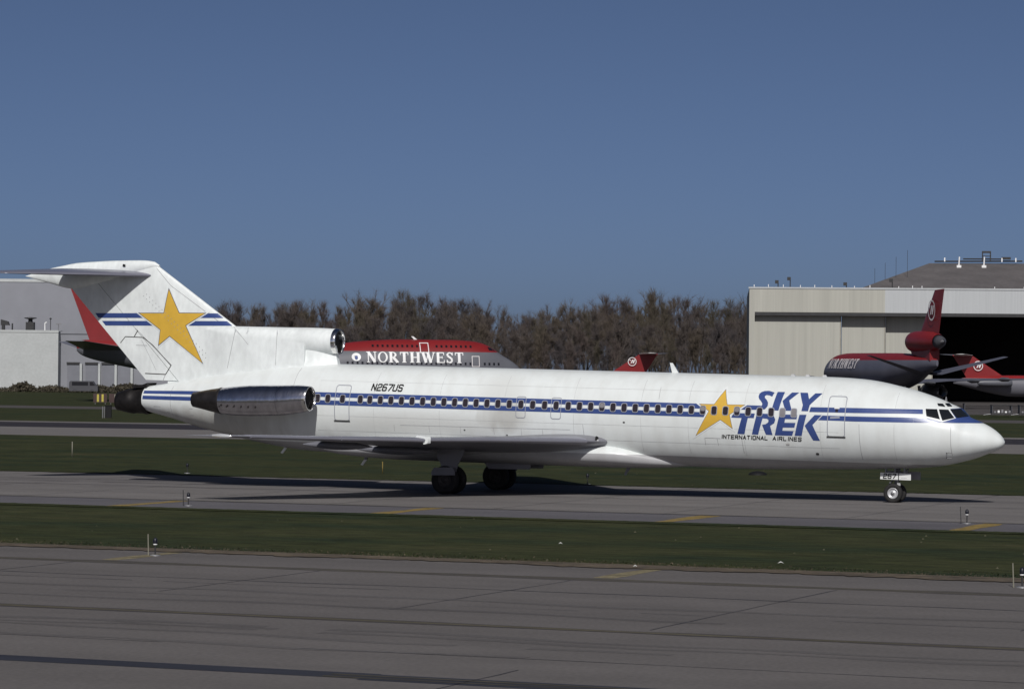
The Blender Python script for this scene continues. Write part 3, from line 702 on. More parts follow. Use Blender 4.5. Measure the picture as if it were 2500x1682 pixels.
seam('leading_edge_seam', line_polys([(-16.3,9.75),(-15.5,8.95),(-12.9,7.3)], .02), M['seam'], fsurf, air, .006, dx=.25)
decal('tail_lamp', [[(-18.0,9.82),(-17.86,9.80),(-17.84,9.9),(-17.98,9.92)]], M['black'], lambda X, z, o: -.30, air, .0, dz=None)
# body seams on the fuselage
sl = []
for x, z0, z1 in ((13.0,2.9,2.2),(18.15,3.6,2.1),(21.9,3.6,2.4),(11.9,2.78,2.5),(5.8,3.2,2.7),(-8.3,5.3,4.4),(-14.9,4.3,2.95),(9.2,4.9,4.4)):
    sl += line_polys([(x, z0), (x+.03, z1)], .018)
sl += line_polys([(11.35,2.8),(11.35,2.5)], .02)+line_polys([(11.35,2.8),(12.05,2.8)], .02)
sl += line_polys([(-15.9,3.35),(-13.6,3.3)], .02)+line_polys([(-15.2,3.1),(-13.6,3.0)], .02)+line_polys([(-2.9,2.9),(5.2,2.95)], .014)
for x in (-3.2,-1.5,.0,1.6,2.9,3.9): sl += line_polys([(x, 2.92), (x, 2.62)], .014)
seam('panel_seam', sl, M['seam'], side, air, .006)
M['lap'] = mat('skin_lap_joint', (.46, .47, .47), .5, var=.15, scale=3)
lap = []
for x in (-4.2, -1.0, 2.1, 5.35, 8.45, 10.6, 13.1, 16.45, 19.6):
    lap += line_polys([(x, 5.2), (x, 4.3)], .014)+line_polys([(x+.02, 3.62), (x+.02, 2.1)], .014)
for z in (4.78, 3.22, 2.55): lap += [q for k in range(9) for q in line_polys([(-7+k*2.7, z), (-7+(k+1)*2.7-.02, z)], .010)]
seam('skin_laps', lap, M['lap'], side, air, .005)
# --- doors: panel outline, sill, handle
def rrect(x0, z0, x1, z1, r, n=5):
    P = []
    for cx, cz, a0 in ((x1-r, z1-r, 0), (x0+r, z1-r, 90), (x0+r, z0+r, 180), (x1-r, z0+r, 270)):
        for i in range(n+1):
            a = math.radians(a0+90*i/n); P.append((cx+r*math.cos(a), cz+r*math.sin(a)))
    return P
def ring_decal(name, P, w, m, parent, off):
    n = len(P); cx = sum(p[0] for p in P)/n; cz = sum(p[1] for p in P)/n
    Q = grow(P, (w if area(P) < 0 else -w)*-1)
    return decal(name, [[P[i], P[(i+1) % n], Q[(i+1) % n], Q[i]] for i in range(n)], m, side, parent, off)
def door(x0, z0, x1, z1, sill=True, m=None):
    d = decal('door', [rrect(x0, z0, x1, z1, .12)], m or M['fus'], side, air, .0045)
    ring_decal('door_frame', rrect(x0, z0, x1, z1, .12), .035, M['frame'], d, .012)
    if sill: decal('door_sill', [[(x0-.02, z0-.03), (x1+.02, z0-.03), (x1+.02, z0+.03), (x0-.02, z0+.03)]], M['sill'], side, d, .03, dz=None)
    return d
d1 = door(-6.11, 3.0, -5.36, 4.61)
d2 = door(16.77, 3.03, 17.55, 4.745)
decal('door_handle', [[(16.9,3.79),(17.32,3.82),(17.3,3.90),(16.9,3.87)]], M['frame'], side, d2, .016, dz=None)
decal('door_window', [rrect(17.1, 4.07, 17.22, 4.2, .03)], M['pane'], side, d2, .014, dz=None)
decal('door_window_shroud', [[(17.05,4.21),(17.27,4.21),(17.27,4.27),(17.05,4.27)]], M['plate'], side, d2, .015, dz=None)
decal('door_handle', [[(-6.0,3.7),(-5.95,3.7),(-5.95,4.15),(-6.0,4.15)]], M['frame'], side, d1, .012, dz=None)
for x0, x1 in ((2.66, 3.13), (4.30, 4.79)):
    ring_decal('overwing_exit', rrect(x0, 3.39, x1, 4.335, .11), .03, M['frame'], air, .012)
# --- cabin windows: one mesh for all, frame with a pane behind it
WX = [-6.96,-6.45,-5.72,-4.84,-4.37,-3.855,-3.34,-2.825,-2.31,-1.795,-1.28,-.77,-.255,.26,.775,1.29,1.81,2.35,2.897,3.452,4.012,4.55,5.115,5.64,6.16,6.675,7.186,7.695,8.205,8.718,9.235,9.742,10.246,10.754,11.266,11.77,12.279,12.792,13.29,13.797,14.308,14.807,15.309]
def win_mesh(P, Q, name, m, off):
    bm = bmesh.new(); n = len(P)
    if Q is None:
        bm.faces.new([bm.verts.new((p[0], 0, p[1])) for p in P])
    else:
        a = [bm.verts.new((p[0], 0, p[1])) for p in P]; b = [bm.verts.new((p[0], 0, p[1])) for p in Q]
        for i in range(n): bm.faces.new((a[i], a[(i+1) % n], b[(i+1) % n], b[i]))
    bm.normal_update(); bmesh.ops.triangulate(bm, faces=bm.faces[:])
    for zc_ in (3.85, 3.92, 3.985, 4.05, 4.12): bmesh.ops.bisect_plane(bm, geom=bm.verts[:]+bm.edges[:]+bm.faces[:], plane_co=(0, 0, zc_), plane_no=(0, 0, 1))
    for v in bm.verts: v.co.y = side(0, v.co.z, off)
    me = bpy.data.meshes.new(name); bm.to_mesh(me); bm.free(); me.materials.append(m); return me
po = rrect(-.142, 3.785, .142, 4.185, .09, 4); pi_ = rrect(-.112, 3.812, .112, 4.158, .075, 4)
wf = win_mesh(po, pi_, 'window', M['frame'], .027); wp = win_mesh(pi_, None, 'pane', M['pane'], .022); wps = win_mesh(pi_, None, 'pane', M['shade'], .022)
half = win_mesh(rrect(-.1, 3.95, .1, 4.14, .06, 3), None, 'window_blind', M['shade'], .0245)
for i, x in enumerate(WX):
    o = link(bpy.data.objects.new('window', wf), air); o.location = (x, 0, 0)
    if x < -6: o.location.y = cWW(0)-cWW(x)
    p = link(bpy.data.objects.new('pane', wps if i in (41, 42) else wp), o)
    if i in (25, 34, 37): link(bpy.data.objects.new('window_blind', half), o)
# --- cockpit windows
W3 = [(20.80,4.300),(21.244,4.297),(21.434,3.885),(20.887,4.003)]; W2 = [(21.304,4.291),(21.655,4.284),(21.975,3.955),(21.535,3.836)]; W1 = [(21.71,4.30),(22.04,4.325),(22.2,4.16),(22.35,4.01),(22.06,3.955)]
EB1 = [(21.165,4.531),(21.364,4.523),(21.5,4.407),(21.248,4.433)]; EB2 = [(21.426,4.536),(21.537,4.546),(21.73,4.42),(21.579,4.417)]
FR = [(20.73,4.35),(21.68,4.335),(22.03,3.945),(21.53,3.775),(20.82,3.965)]
for sg_ in (-1, 1):
    decal_nose('windshield_frame', FR, M['white'], sg_, air, .016)
    for q in (W3, W2, W1, EB1, EB2): decal_nose('cockpit_window', q, M['glass'], sg_, air, .024)
# probes, ports, antennas
for x, z in ((21.8,2.52),(21.75,2.29)):
    y = side(x, z, 0); b = MB(); b.tube((x-.1, y+.02, z), (x-.02, y-.10, z), .03, .02); b.tube((x-.04, y-.10, z), (x+.16, y-.10, z), .02, .012); b.build('pitot_probe', M['strut'], air)
for x, z, r in ((16.26,2.28,.07),(7.7,3.35,.05),(2.2,2.62,.04),(0.2,2.78,.04)):
    decal('vent_port', [rrect(x-r, z-r*.7, x+r, z+r*.7, r*.6)], M['sill'], side, air, .01, dz=None)
decal('lamp', [rrect(14.95,2.62,15.1,2.7,.035)], M['lens'], side, air, .02, dz=None)
MB().prism([(9.08,5.95),(9.2,5.95),(9.5,5.5),(9.2,5.5)], 1, -.03, .03).build('blade_antenna', M['white'], air)
for x in (14.6, 15.25, 16.0): MB().prism([(x,5.6),(x+.12,5.6),(x+.18,5.5),(x-.05,5.5)], 1, -.04, .04).build('roof_lamp', M['lens'], air)
MB().prism([(7.08,1.02),(7.16,1.0),(7.42,1.4),(7.22,1.4)], 1, -.02, .02).build('belly_antenna', M['wing'], air)
for x, z in ((-9.45, 1.76), (-5.40, 1.36)):
    b = MB(); b.prism([(x-.05,z-.12),(x+.09,z-.12),(x+.14,z+.06),(x-.02,z+.06)], 1, -.03, .03); o = b.build('drain_mast', M['wing'], air)
    b = MB(); b.prism([(x-.22,z-.36),(x-.12,z-.39),(x+.09,z-.122),(x-.05,z-.122)], 1, -.028, .028); b.build('sunlit_mast_tip', M['white'], o)  # lower half of the same mast, its sunlight put in as white colour
MB().prism([(21.35,4.83),(21.38,4.83),(21.42,4.6),(21.3,4.6)], 1, -.01, .01).build('roof_probe', M['strut'], air)

# --- landing gear
def wheel(parent, x, y, z, r, wd, rr, rim='rim'):
    h = wd/2
    MB().lathe([(y-h*.55,rr),(y-h*.9,rr*1.15),(y-h,r*.8),(y-h*.9,r*.93),(y-h*.55,r*.99),(y,r),(y+h*.55,r*.99),(y+h*.9,r*.93),(y+h,r*.8),(y+h*.9,rr*1.15),(y+h*.55,rr)], (x, 0, z), 'y', 32).build('tyre', M['tyre'], parent, True)
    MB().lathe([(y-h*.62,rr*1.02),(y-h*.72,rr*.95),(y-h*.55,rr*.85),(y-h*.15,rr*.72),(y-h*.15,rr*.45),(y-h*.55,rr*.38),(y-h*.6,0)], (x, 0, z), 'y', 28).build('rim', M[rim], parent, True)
ng = empty('nose_gear', (0, 0, 0), parent=air); GX = 19.26; GZ = .31+.405
for s in (-1, 1): wheel(ng, GX, s*.305, GZ, .405, .25, .225)
b = MB(); b.tube((GX, 0, GZ), (GX+.12, 0, 1.8), .085, .1, 14); b.tube((GX, -.42, GZ), (GX, .42, GZ), .06, None, 12); b.tube((GX+.1, 0, GZ+.45), (GX+.55, 0, 1.75), .045, None, 8); b.tube((GX-.28, 0, GZ+.3), (GX, 0, GZ+.1), .04); b.tube((GX-.28, 0, GZ+.3), (GX+.05, 0, GZ+.75), .04)
b.build('strut', M['strut'], ng, True)
MB().box(GX+.13, GX+.27, -.2, -.1, GZ+.32, GZ+.44).build('taxi_lamp', M['lens'], ng)
MB().box(GX-.22, GX-.14, -.16, -.1, GZ+.40, GZ+.46).build('taxi_lamp', M['lens'], ng)
MB().box(18.70, 19.47, -.365, -.325, 1.285, 1.565).build('door', M['plate'], ng)
MB().box(19.51, 20.02, -.365, -.325, 1.285, 1.565).build('door', M['plate'], ng)
MB().box(18.70, 20.25, .325, .365, 1.285, 1.62).build('door', M['strut'], ng)
for x in (18.9, 19.3, 19.7): MB().box(x, x+.05, -.34, -.2, 1.5, 1.8).build('door_hinge', M['strut'], ng)
decal('gear_number', text_polys('267', 18.84, 1.34, 19.35, .175, .042, .12), M['black'], lambda X, z, o: -.365-o, ng, .004, dz=None)
decal('door_stencil', [[(19.6,1.36),(19.85,1.36),(19.85,1.375),(19.6,1.375)]], M['seam'], lambda X, z, o: -.365-o, ng, .004, dz=None)
for s in (-1, 1):
    mg = empty('main_gear', (0, 0, 0), parent=air)
    for d in (-.43, .43): wheel(mg, 0, s*2.86+d, .622, .622, .36, .30, 'shaded_rim')
    b = MB(); b.tube((0, s*2.86, .622), (.32, s*3.05, 2.35), .13, .16, 14); b.tube((0, s*2.86-.5, .622), (0, s*2.86+.5, .622), .09, None, 12); b.tube((.1, s*2.9, 1.25), (.25, s*1.5, 2.0), .07); b.tube((-.25, s*2.86, .95), (0, s*2.86, .7), .05); b.tube((-.25, s*2.86, .95), (.15, s*2.9, 1.4), .05)
    b.build('strut', M['strut'], mg, True)
    MB().prism([(-.45,2.15),(.95,2.2),(.85,1.75),(.62,1.35),(.52,1.0),(-.12,1.0),(-.25,1.4),(-.4,1.6)], 1, s*3.28, s*3.33).build('door', M['wing'], mg)
    MB().prism([(-.42,1.16),(.46,1.20),(.56,1.02),(.56,.86),(-.55,.82),(-.55,.98)], 1, s*3.52, s*3.56).build('door', M['wing'], mg)
    MB().prism([(.7,1.42),(3.0,1.42),(2.95,1.12),(1.0,1.08)], 1, s*.75, s*.80).build('door', M['wing'], mg)


# ================================================================== background
# far things stand on the airfield beyond; FX(right, away) is a point given as metres right of and away from the camera along its view
FH = Vector((-math.sin(YAW), math.cos(YAW), 0)); RH = Vector((math.cos(YAW), math.sin(YAW), 0))
def FX(r, d, z=0.): v = CAM+FH*d+RH*r; return Vector((v.x, v.y, z))
M['red'] = mat('airline_red_paint', (.19, .015, .017), .4, var=.08, scale=.5)
M['hullgrey'] = mat('airline_grey_paint', (.105, .108, .125), .42, var=.08, scale=.3)
M['dgrey'] = mat('airline_dark_grey_paint', (.06, .06, .068), .45, var=.1, scale=.3)
M['bwhite'] = mat('background_white_paint', (.75, .75, .75), .5, var=.05)
M['bwin'] = mat('far_window_glass', (.012, .012, .016), .15, var=.1)
M['bglass'] = mat('bare_wing_skin', (.20, .20, .23), .35, .3, var=.1, scale=.3)
M['triwing'] = mat('dull_grey_wing_paint', (.085, .088, .115), .5, var=.1, scale=.3)
M['white_mark'] = mat('white_logo_paint', (.72, .68, .68), .5, var=.05)
def body(name, prof, m, parent, n=40):
    """prof: (x, ztop, zbot, halfwidth, zmid)"""
    c = [Curve1([(p[0], p[i]) for p in prof]) for i in range(1, 5)]
    x0, x1 = prof[0][0], prof[-1][0]; N_ = 70; R = []
    for i in range(N_+1):
        t = .5*(1-math.cos(math.pi*i/N_)); x = x0+(x1-x0)*t; zt, zb, wd, zm = [q(x) for q in c]; r = []
        for k in range(n):
            a = 2*math.pi*k/n; co, s = math.cos(a), math.sin(a)
            r.append((x, wd*co, zm+(zt-zm if s >= 0 else zm-zb)*s))
        R.append(r)
    o = rings(R, name, m, parent); return o, c
def two_tone(name, low, high, zline):
    m, n, b = new_mat(name); L = n.links.new
    b.inputs['Roughness'].default_value = .42; b.inputs['Specular IOR Level'].default_value = .35
    tc = N(n, 'ShaderNodeTexCoord'); sx = N(n, 'ShaderNodeSeparateXYZ'); L(tc.outputs['Object'], sx.inputs[0])
    g = N(n, 'ShaderNodeMath', operation='GREATER_THAN'); g.inputs[1].default_value = zline; L(sx.outputs[2], g.inputs[0])
    mx = N(n, 'ShaderNodeMix', data_type='RGBA'); mx.inputs[6].default_value = (*low, 1); mx.inputs[7].default_value = (*high, 1); L(g.outputs[0], mx.inputs[0])
    nz = N(n, 'ShaderNodeTexNoise'); nz.inputs['Scale'].default_value = .4; nz.inputs['Detail'].default_value = 4; L(tc.outputs['Object'], nz.inputs['Vector'])
    mr = N(n, 'ShaderNodeMapRange'); mr.inputs[1].default_value = .3; mr.inputs[2].default_value = .7; mr.inputs[3].default_value = .92; mr.inputs[4].default_value = 1.08; L(nz.outputs[0], mr.inputs[0])
    vm = N(n, 'ShaderNodeVectorMath', operation='SCALE'); L(mx.outputs[2], vm.inputs[0]); L(mr.outputs[0], vm.inputs['Scale']); L(vm.outputs[0], b.inputs['Base Color'])
    return m
RED, GRY = (.19, .015, .017), (.115, .118, .135)
def vfin(parent, pts, m, th, name='fin', y=0.):
    """fin from root LE, root TE, tip LE, tip TE as (x,z)"""
    (a, za), (b, zb), (c, zc), (d, zd) = pts
    R = []
    for j in range(7):
        t = j/6; le = Vector((a+(c-a)*t, za+(zc-za)*t)); te = Vector((b+(d-b)*t, zb+(zd-zb)*t)); r = []; n = 10; T = th*(1-t*.5)
        for i in range(n+1): s = 1-i/n; p = le.lerp(te, s*s*.5+s*.5); r.append((p.x, y+naca(s)*T*.5+.01, p.y))
        for i in range(n+1): s = i/n; p = le.lerp(te, s*s*.5+s*.5); r.append((p.x, y-naca(s)*T*.5-.01, p.y))
        R.append(r)
    return rings(R, name, m, parent)
def circle_logo(parent, cx, cz, r, surf_y, sy=1.):
    """round airline emblem: ring, N and a corner arrow"""
    off = -.05 if sy > 0 else .05
    def flat(name, polys, m, o_): return decal(name, polys, m, lambda X, z, o: surf_y+off*o_, parent, 0, dz=None)
    ring = [[(cx+r*math.cos(a), cz+r*math.sin(a)), (cx+r*math.cos(b), cz+r*math.sin(b)), (cx+.84*r*math.cos(b), cz+.84*r*math.sin(b)), (cx+.84*r*math.cos(a), cz+.84*r*math.sin(a))]
            for a, b in [(2*math.pi*i/28, 2*math.pi*(i+1)/28) for i in range(28)]]
    flat('emblem_ring', ring, M['white_mark'], 1.)
    mir = 1 if sy > 0 else -1      # on the left side the mark is mirrored so that it still reads
    q = lambda P: [(cx+mir*p[0]*r, cz+p[1]*r) for p in P]
    flat('emblem_letter', [q([(-.38,-.42),(-.15,-.42),(.1,.2),(.12,-.42),(.38,-.42),(.72,.46),(.48,.46),(.3,0),(.28,.46),(-.02,.46)])], M['white_mark'], 1.4)
    flat('emblem_arrow', [q([(-.68,.46),(-.3,.46),(-.45,.1)])], M['white_mark'], 1.4)

# --- 747-sized jumbo with a hump, parked behind: heading right
D7 = 469.; px = 16.
jum = empty('jumbo_jet', FX(-65.6, D7-6), (0, 0, YAW+math.radians(11)))
tag(jum, 'grey and red jumbo jet with humped upper deck parked beyond the airliner', 'airplane')
jm = two_tone('jumbo_livery', GRY, RED, 7.95)
prof = [(0.0,8.7,7.6,.12,8.1),(.5,9.1,7.1,.6,8.1),(1.5,9.25,6.6,.95,8.0),(5,9.25,5.7,1.6,7.6),(9,9.2,4.9,2.2,7.0),(16,8.9,3.3,3.0,6.2),(24,8.6,2.3,3.25,5.4),(36,8.55,2.1,3.25,5.3),(40,9.1,2.1,3.25,5.3),(44,9.55,2.1,3.25,5.3),(50,9.82,2.1,3.25,5.3),(57,9.82,2.15,3.25,5.2),(60.5,9.65,2.3,3.2,5.1),(62.4,9.25,2.5,2.95,5.0),(63.8,8.5,2.7,2.65,4.9),(65.2,7.55,3.0,2.2,4.8),(66.8,6.6,3.5,1.6,4.7),(68.0,5.6,4.0,.9,4.7),(68.7,4.8,4.6,.05,4.7)]
hull, jc = body('fuselage', prof, jm, jum)
def jside(X, z, o):
    zt, zb, wd, zm = [c(X) for c in jc]; h = (zt-zm) if z >= zm else (zm-zb); q = min(abs(z-zm)/h, 1)
    return -wd*math.sqrt(max(0, 1-q*q))-o
# the upper deck is narrower than an ellipse would be, so marks sit on the real side
vfin(jum, [(14.5,8.9),(1.9,9.2),(3.4,19.3),(-1.9,19.4)], M['red'], .9)
for s in (-1, 1):
    foil([(s*.6,9.5,7.8,1.0,7.7,.9),(s*11.,0.6,9.0,-2.3,9.0,.25)], 'stabilizer', M['bglass'], jum, 10)
    foil([(s*1.5,44,3.6,29.5,3.2,1.7),(s*12,36.3,4.6,26.5,4.4,.9),(s*32,19.5,6.8,15.2,6.8,.3)], 'wing', M['bglass'], jum, 10)
    for y, x in ((11.8, 39.5), (21.2, 31.5)):
        MB().lathe([(x-4.5,.7),(x-2.5,1.15),(x,1.3),(x+1,1.2),(x+1.02,1.0),(x-.5,.9)], (0, s*y, 2.3), n=20).build('engine', M['hullgrey'], jum, True)
        MB().prism([(x-4,3.2),(x,3.3),(x-1.5,4.4),(x-4.5,4.4)], 1, s*y-.15, s*y+.15).build('pylon', M['hullgrey'], jum)
    for x in (30., 33.):
        MB().lathe([(s*3.4-.5,.62),(s*3.4+.5,.62)], (x, 0, .62), 'y', 16).build('wheel', M['tyre'], jum, True)
        MB().tube((x, s*3.4, .6), (x, s*3.0, 3.), .2).build('strut', M['strut'], jum)
MB().lathe([(-.6,.55),(.6,.55)], (61., 0, .55), 'y', 16).build('wheel', M['tyre'], jum, True)
MB().tube((61, 0, .5), (61, 0, 2.6), .2).build('strut', M['strut'], jum)
MB().prism([(51.0,10.3),(51.35,10.3),(52.0,9.75),(51.5,9.75)], 1, -.08, .08).build('blade_antenna', M['bwhite'], jum)
# window rows, doors and lettering
def row(parent, x0, x1, z, step, w_, h_, surf, name='window', m=None, skip=()):
    n = int((x1-x0)/step)
    for i in range(n):
        x = x0+i*step
        if any(a < x < b for a, b in skip): continue
        decal(name, [[(x, z), (x+w_, z), (x+w_, z+h_), (x, z+h_)]], m or M['bwin'], surf, parent, .03, dz=None)
row(jum, 44.6, 61, 8.62, .76, .32, .36, jside, skip=((51.6, 53.9),))
row(jum, 40.6, 65.5, 5.95, .76, .30, .40, jside, skip=((48.6, 50.4), (59.6, 61.4)))
def frame_decal(parent, x0, z0, x1, z1, t, surf, m, name='door_outline'):
    return decal(name, [[(x0,z0),(x1,z0),(x1-t,z0+t),(x0+t,z0+t)],[(x1,z0),(x1,z1),(x1-t,z1-t),(x1-t,z0+t)],[(x1,z1),(x0,z1),(x0+t,z1-t),(x1-t,z1-t)],[(x0,z1),(x0,z0),(x0+t,z0+t),(x0+t,z1-t)]], m, surf, parent, .03)
frame_decal(jum, 52.0, 7.75, 53.4, 9.35, .12, jside, M['white_mark'])
frame_decal(jum, 60.0, 5.7, 61.2, 7.35, .09, jside, M['white_mark'])
frame_decal(jum, 48.9, 5.7, 50.1, 7.2, .07, jside, M['hullgrey'])
decal('cockpit_window', [[(62.9,8.25),(63.6,8.2),(63.4,8.65),(62.75,8.75)]], M['bwin'], jside, jum, .05)
decal('cockpit_window', [[(63.68,8.2),(63.95,8.1),(63.75,8.42),(63.5,8.6)]], M['bwin'], jside, jum, .05)
def serif_word(word, x0, x1, z0, h, surf, parent, m, t=.25, off=.07):
    """roman capitals with slab serifs, heavy and thin strokes"""
    W = {'N': 1.05, 'O': 1.05, 'R': 1.0, 'T': .95, 'H': 1.1, 'W': 1.45, 'E': .9, 'S': .8}
    tot = sum(W[c] for c in word)+.14*(len(word)-1); k = (x1-x0)/tot; x = x0
    def bar(a, b, w_): 
        a = Vector(a); b = Vector(b); d = (b-a).normalized(); n = Vector((-d.y, d.x))*w_/2; return [a-n, b-n, b+n, a+n]
    for c in word:
        w_ = W[c]*k; P = []
        X = lambda u: x+u*w_
        Z = lambda v: z0+v*h
        T, th, sf = t*h*1.0, .09*h, .07*h
        def serif(u, v, l=.30): return [(X(u)-l*h/2, Z(v)-sf/2), (X(u)+l*h/2, Z(v)-sf/2), (X(u)+l*h/2, Z(v)+sf/2), (X(u)-l*h/2, Z(v)+sf/2)]
        if c == 'N': P = [bar((X(.16),Z(0)),(X(.16),Z(1)),th),bar((X(.18),Z(.97)),(X(.82),Z(.03)),T),bar((X(.84),Z(0)),(X(.84),Z(1)),th),serif(.16,.03),serif(.12,.97),serif(.84,.97)]
        elif c == 'O':
            for i in range(24):
                a, b = 2*math.pi*i/24, 2*math.pi*(i+1)/24
                f = lambda a, r0, r1: (X(.5+.5*r0*math.cos(a)), Z(.5+.5*r1*math.sin(a)))
                P.append([f(a,1,1.02),f(b,1,1.02),f(b,.62,.85),f(a,.62,.85)])
        elif c == 'R':
            P = [bar((X(.2),Z(0)),(X(.2),Z(1)),T),serif(.2,.03,.42),serif(.15,.97,.3),bar((X(.45),Z(.48)),(X(.9),Z(.02)),T),serif(.92,.03,.2)]
            for i in range(10):
                a, b = -math.pi/2+math.pi*i/10, -math.pi/2+math.pi*(i+1)/10
                f = lambda a, r0, r1: (X(.38+.42*r0*math.cos(a)), Z(.73+.27*r1*math.sin(a)))
                P.append([f(a,1,1),f(b,1,1),f(b,.5,.7),f(a,.5,.7)])
            P += [bar((X(.2),Z(.96)),(X(.4),Z(.96)),th),bar((X(.2),Z(.5)),(X(.4),Z(.5)),th)]
        elif c == 'T': P = [bar((X(.5),Z(0)),(X(.5),Z(1)),T),serif(.5,.03,.42),bar((X(.04),Z(.95)),(X(.96),Z(.95)),th),bar((X(.07),Z(.98)),(X(.07),Z(.72)),sf),bar((X(.93),Z(.98)),(X(.93),Z(.72)),sf)]
        elif c == 'H': P = [bar((X(.2),Z(0)),(X(.2),Z(1)),T),bar((X(.8),Z(0)),(X(.8),Z(1)),T),bar((X(.2),Z(.5)),(X(.8),Z(.5)),th)]+[serif(u,v,.42) for u in (.2,.8) for v in (.03,.97)]
        elif c == 'W': P = [bar((X(.10),Z(1)),(X(.32),Z(.0)),T),bar((X(.32),Z(.02)),(X(.5),Z(.95)),th),bar((X(.46),Z(1)),(X(.68),Z(.0)),T),bar((X(.68),Z(.02)),(X(.92),Z(1)),th),serif(.1,.97,.36),serif(.48,.97,.3),serif(.92,.97,.3)]
        elif c == 'E': P = [bar((X(.2),Z(0)),(X(.2),Z(1)),T),bar((X(.05),Z(.96)),(X(.9),Z(.96)),th),bar((X(.05),Z(.04)),(X(.95),Z(.04)),th),bar((X(.2),Z(.52)),(X(.7),Z(.52)),th),bar((X(.88),Z(.98)),(X(.88),Z(.74)),sf),bar((X(.93),Z(.02)),(X(.93),Z(.28)),sf),bar((X(.69),Z(.64)),(X(.69),Z(.4)),sf)]
        elif c == 'S':
            pts = [(.85,.78),(.7,.93),(.42,.97),(.2,.86),(.2,.68),(.42,.56),(.68,.44),(.8,.3),(.74,.12),(.5,.03),(.25,.08),(.12,.25)]
            pts = [(X(u), Z(v)) for u, v in pts]
            ws = [th*1.2]*3+[T*.75]*6+[th*1.2]*3
            P = [bar(a, b, ww) for a, b, ww in zip(pts, pts[1:], ws)]+[bar((X(.85),Z(1)),(X(.85),Z(.7)),sf),bar((X(.12),Z(0)),(X(.12),Z(.3)),sf)]
        decal('letter', [(p, i % 14) for i, p in enumerate(P)], m, surf, parent, off, dz=.2, rank_step=.004)
        x += w_+.14*k
serif_word('NORTHWEST', 43.7, 58.7, 6.25, 1.62, jside, jum, M['bwhite'])
# small round emblem before the name
cx, cz, rr = 42.1, 7.05, .62
decal('round_emblem', [[(cx+rr*math.cos(a)*1.15, cz+rr*math.sin(a)) for a in [2*math.pi*i/22 for i in range(22)]]], M['bwhite'], jside, jum, .04, dz=None)
decal('emblem_globe', [[(cx+.4*rr*math.cos(a), cz-.1+.5*rr*math.sin(a)) for a in [2*math.pi*i/16 for i in range(16)]]], M['blue'], jside, jum, .07, dz=None)
# --- wide-body tri-jet seen from behind, heading away to the left
tri = empty('tri_jet', FX(63.0, 455.), (0, 0, YAW+math.radians(180-78)))
tag(tri, 'dark red and grey three-engine wide-body jet seen from behind before the hangar', 'airplane')
tm = two_tone('tri_jet_livery', (.10, .10, .125), RED, 7.3)
hull2, tcv = body('fuselage', [(0,7.3,6.4,.15,6.8),(1,7.6,6.1,.6,6.8),(6,8.0,5.0,1.7,6.5),(12,8.3,3.4,2.6,5.9),(18,8.4,2.6,3.0,5.5),(40,8.45,2.5,3.01,5.45),(44,8.3,2.7,2.9,5.3),(47.5,7.6,3.1,2.3,5.1),(49.8,6.5,3.8,1.3,4.9),(51,5.2,4.6,.05,4.9)], tm, tri)
vfin(tri, [(8.6,10.2),(-.3,10.3),(1.2,17.7),(-2.8,17.8)], M['red'], 1.0)
MB().lathe([(-.6,1.05),(1.2,1.42),(5,1.62),(8.5,1.62),(10.2,1.5),(10.45,1.38),(10.3,1.25),(8.5,1.2)], (0, 0, 10.05), n=32).build('centre_engine', M['red'], tri, True)
MB().lathe([(-2.2,.35),(-1.6,.8),(-.5,1.02),(-.5,.6)], (0, 0, 10.0), n=24).build('exhaust_nozzle', M['dgrey'], tri, True)
MB().lathe([(-2.9,.05),(-2.0,.34)], (0, 0, 10.0), n=16).build('exhaust_cone', M['strut'], tri, True)
MB().prism([(1.2,7.2),(9.2,8.2),(9.8,8.9),(8.8,9.0),(1.2,9.0)], 1, -.75, .75).build('engine_pylon', M['red'], tri)
for s in (-1, 1):
    foil([(s*.9,7.2,5.3,.4,5.15,.7),(s*10.6,1.0,7.9,-1.4,7.85,.22)], 'stabilizer', M['triwing'], tri, 10)
    foil([(s*2,32,3.8,19.5,3.5,1.5),(s*8.5,26.5,4.3,18,4.15,.9),(s*24.5,12.8,4.7,9.6,4.7,.25)], 'wing', M['triwing'], tri, 10)
    MB().lathe([(20.,.75),(22,1.25),(25.5,1.4),(27,1.25),(26.8,1.1),(25,1.0)], (0, s*8.2, 2.5), n=20).build('engine', M['hullgrey'], tri, True)
    for y in (4.5, 11.0, 15.5): MB().lathe([(14.2-y*.25,.05),(15.2-y*.25,.3),(17.5-y*.25,.36),(19.5-y*.25,.1)], (0, s*y, 3.55+y*.06), n=10).build('flap_fairing', M['hullgrey'], tri, True)
    MB().lathe([(s*5.3-.6,.65),(s*5.3+.6,.65)], (22, 0, .65), 'y', 16).build('wheel', M['tyre'], tri, True)
    MB().tube((22, s*5.3, .6), (22, s*5, 3.4), .25).build('strut', M['strut'], tri)
    vs = lambda X, z, o: s*0.46
    if s > 0: circle_logo(tri, 1.4, 14.7, 1.55, .40, -1)
def tside(X, z, o):
    zt, zb, wd, zm = [c(X) for c in tcv]; h = (zt-zm) if z >= zm else (zm-zb); q = min(abs(z-zm)/h, 1); return wd*math.sqrt(max(0, 1-q*q))+o
# the name reads from the nose towards the tail on the left side
serif_word('NORTHWEST', -43.5, -29.0, 6.0, 1.5, lambda X, z, o: tside(-X, z, o), tri, M['white_mark'])
for o in [c for c in tri.children if c.name.startswith('letter')]: o.scale = (-1, 1, 1)

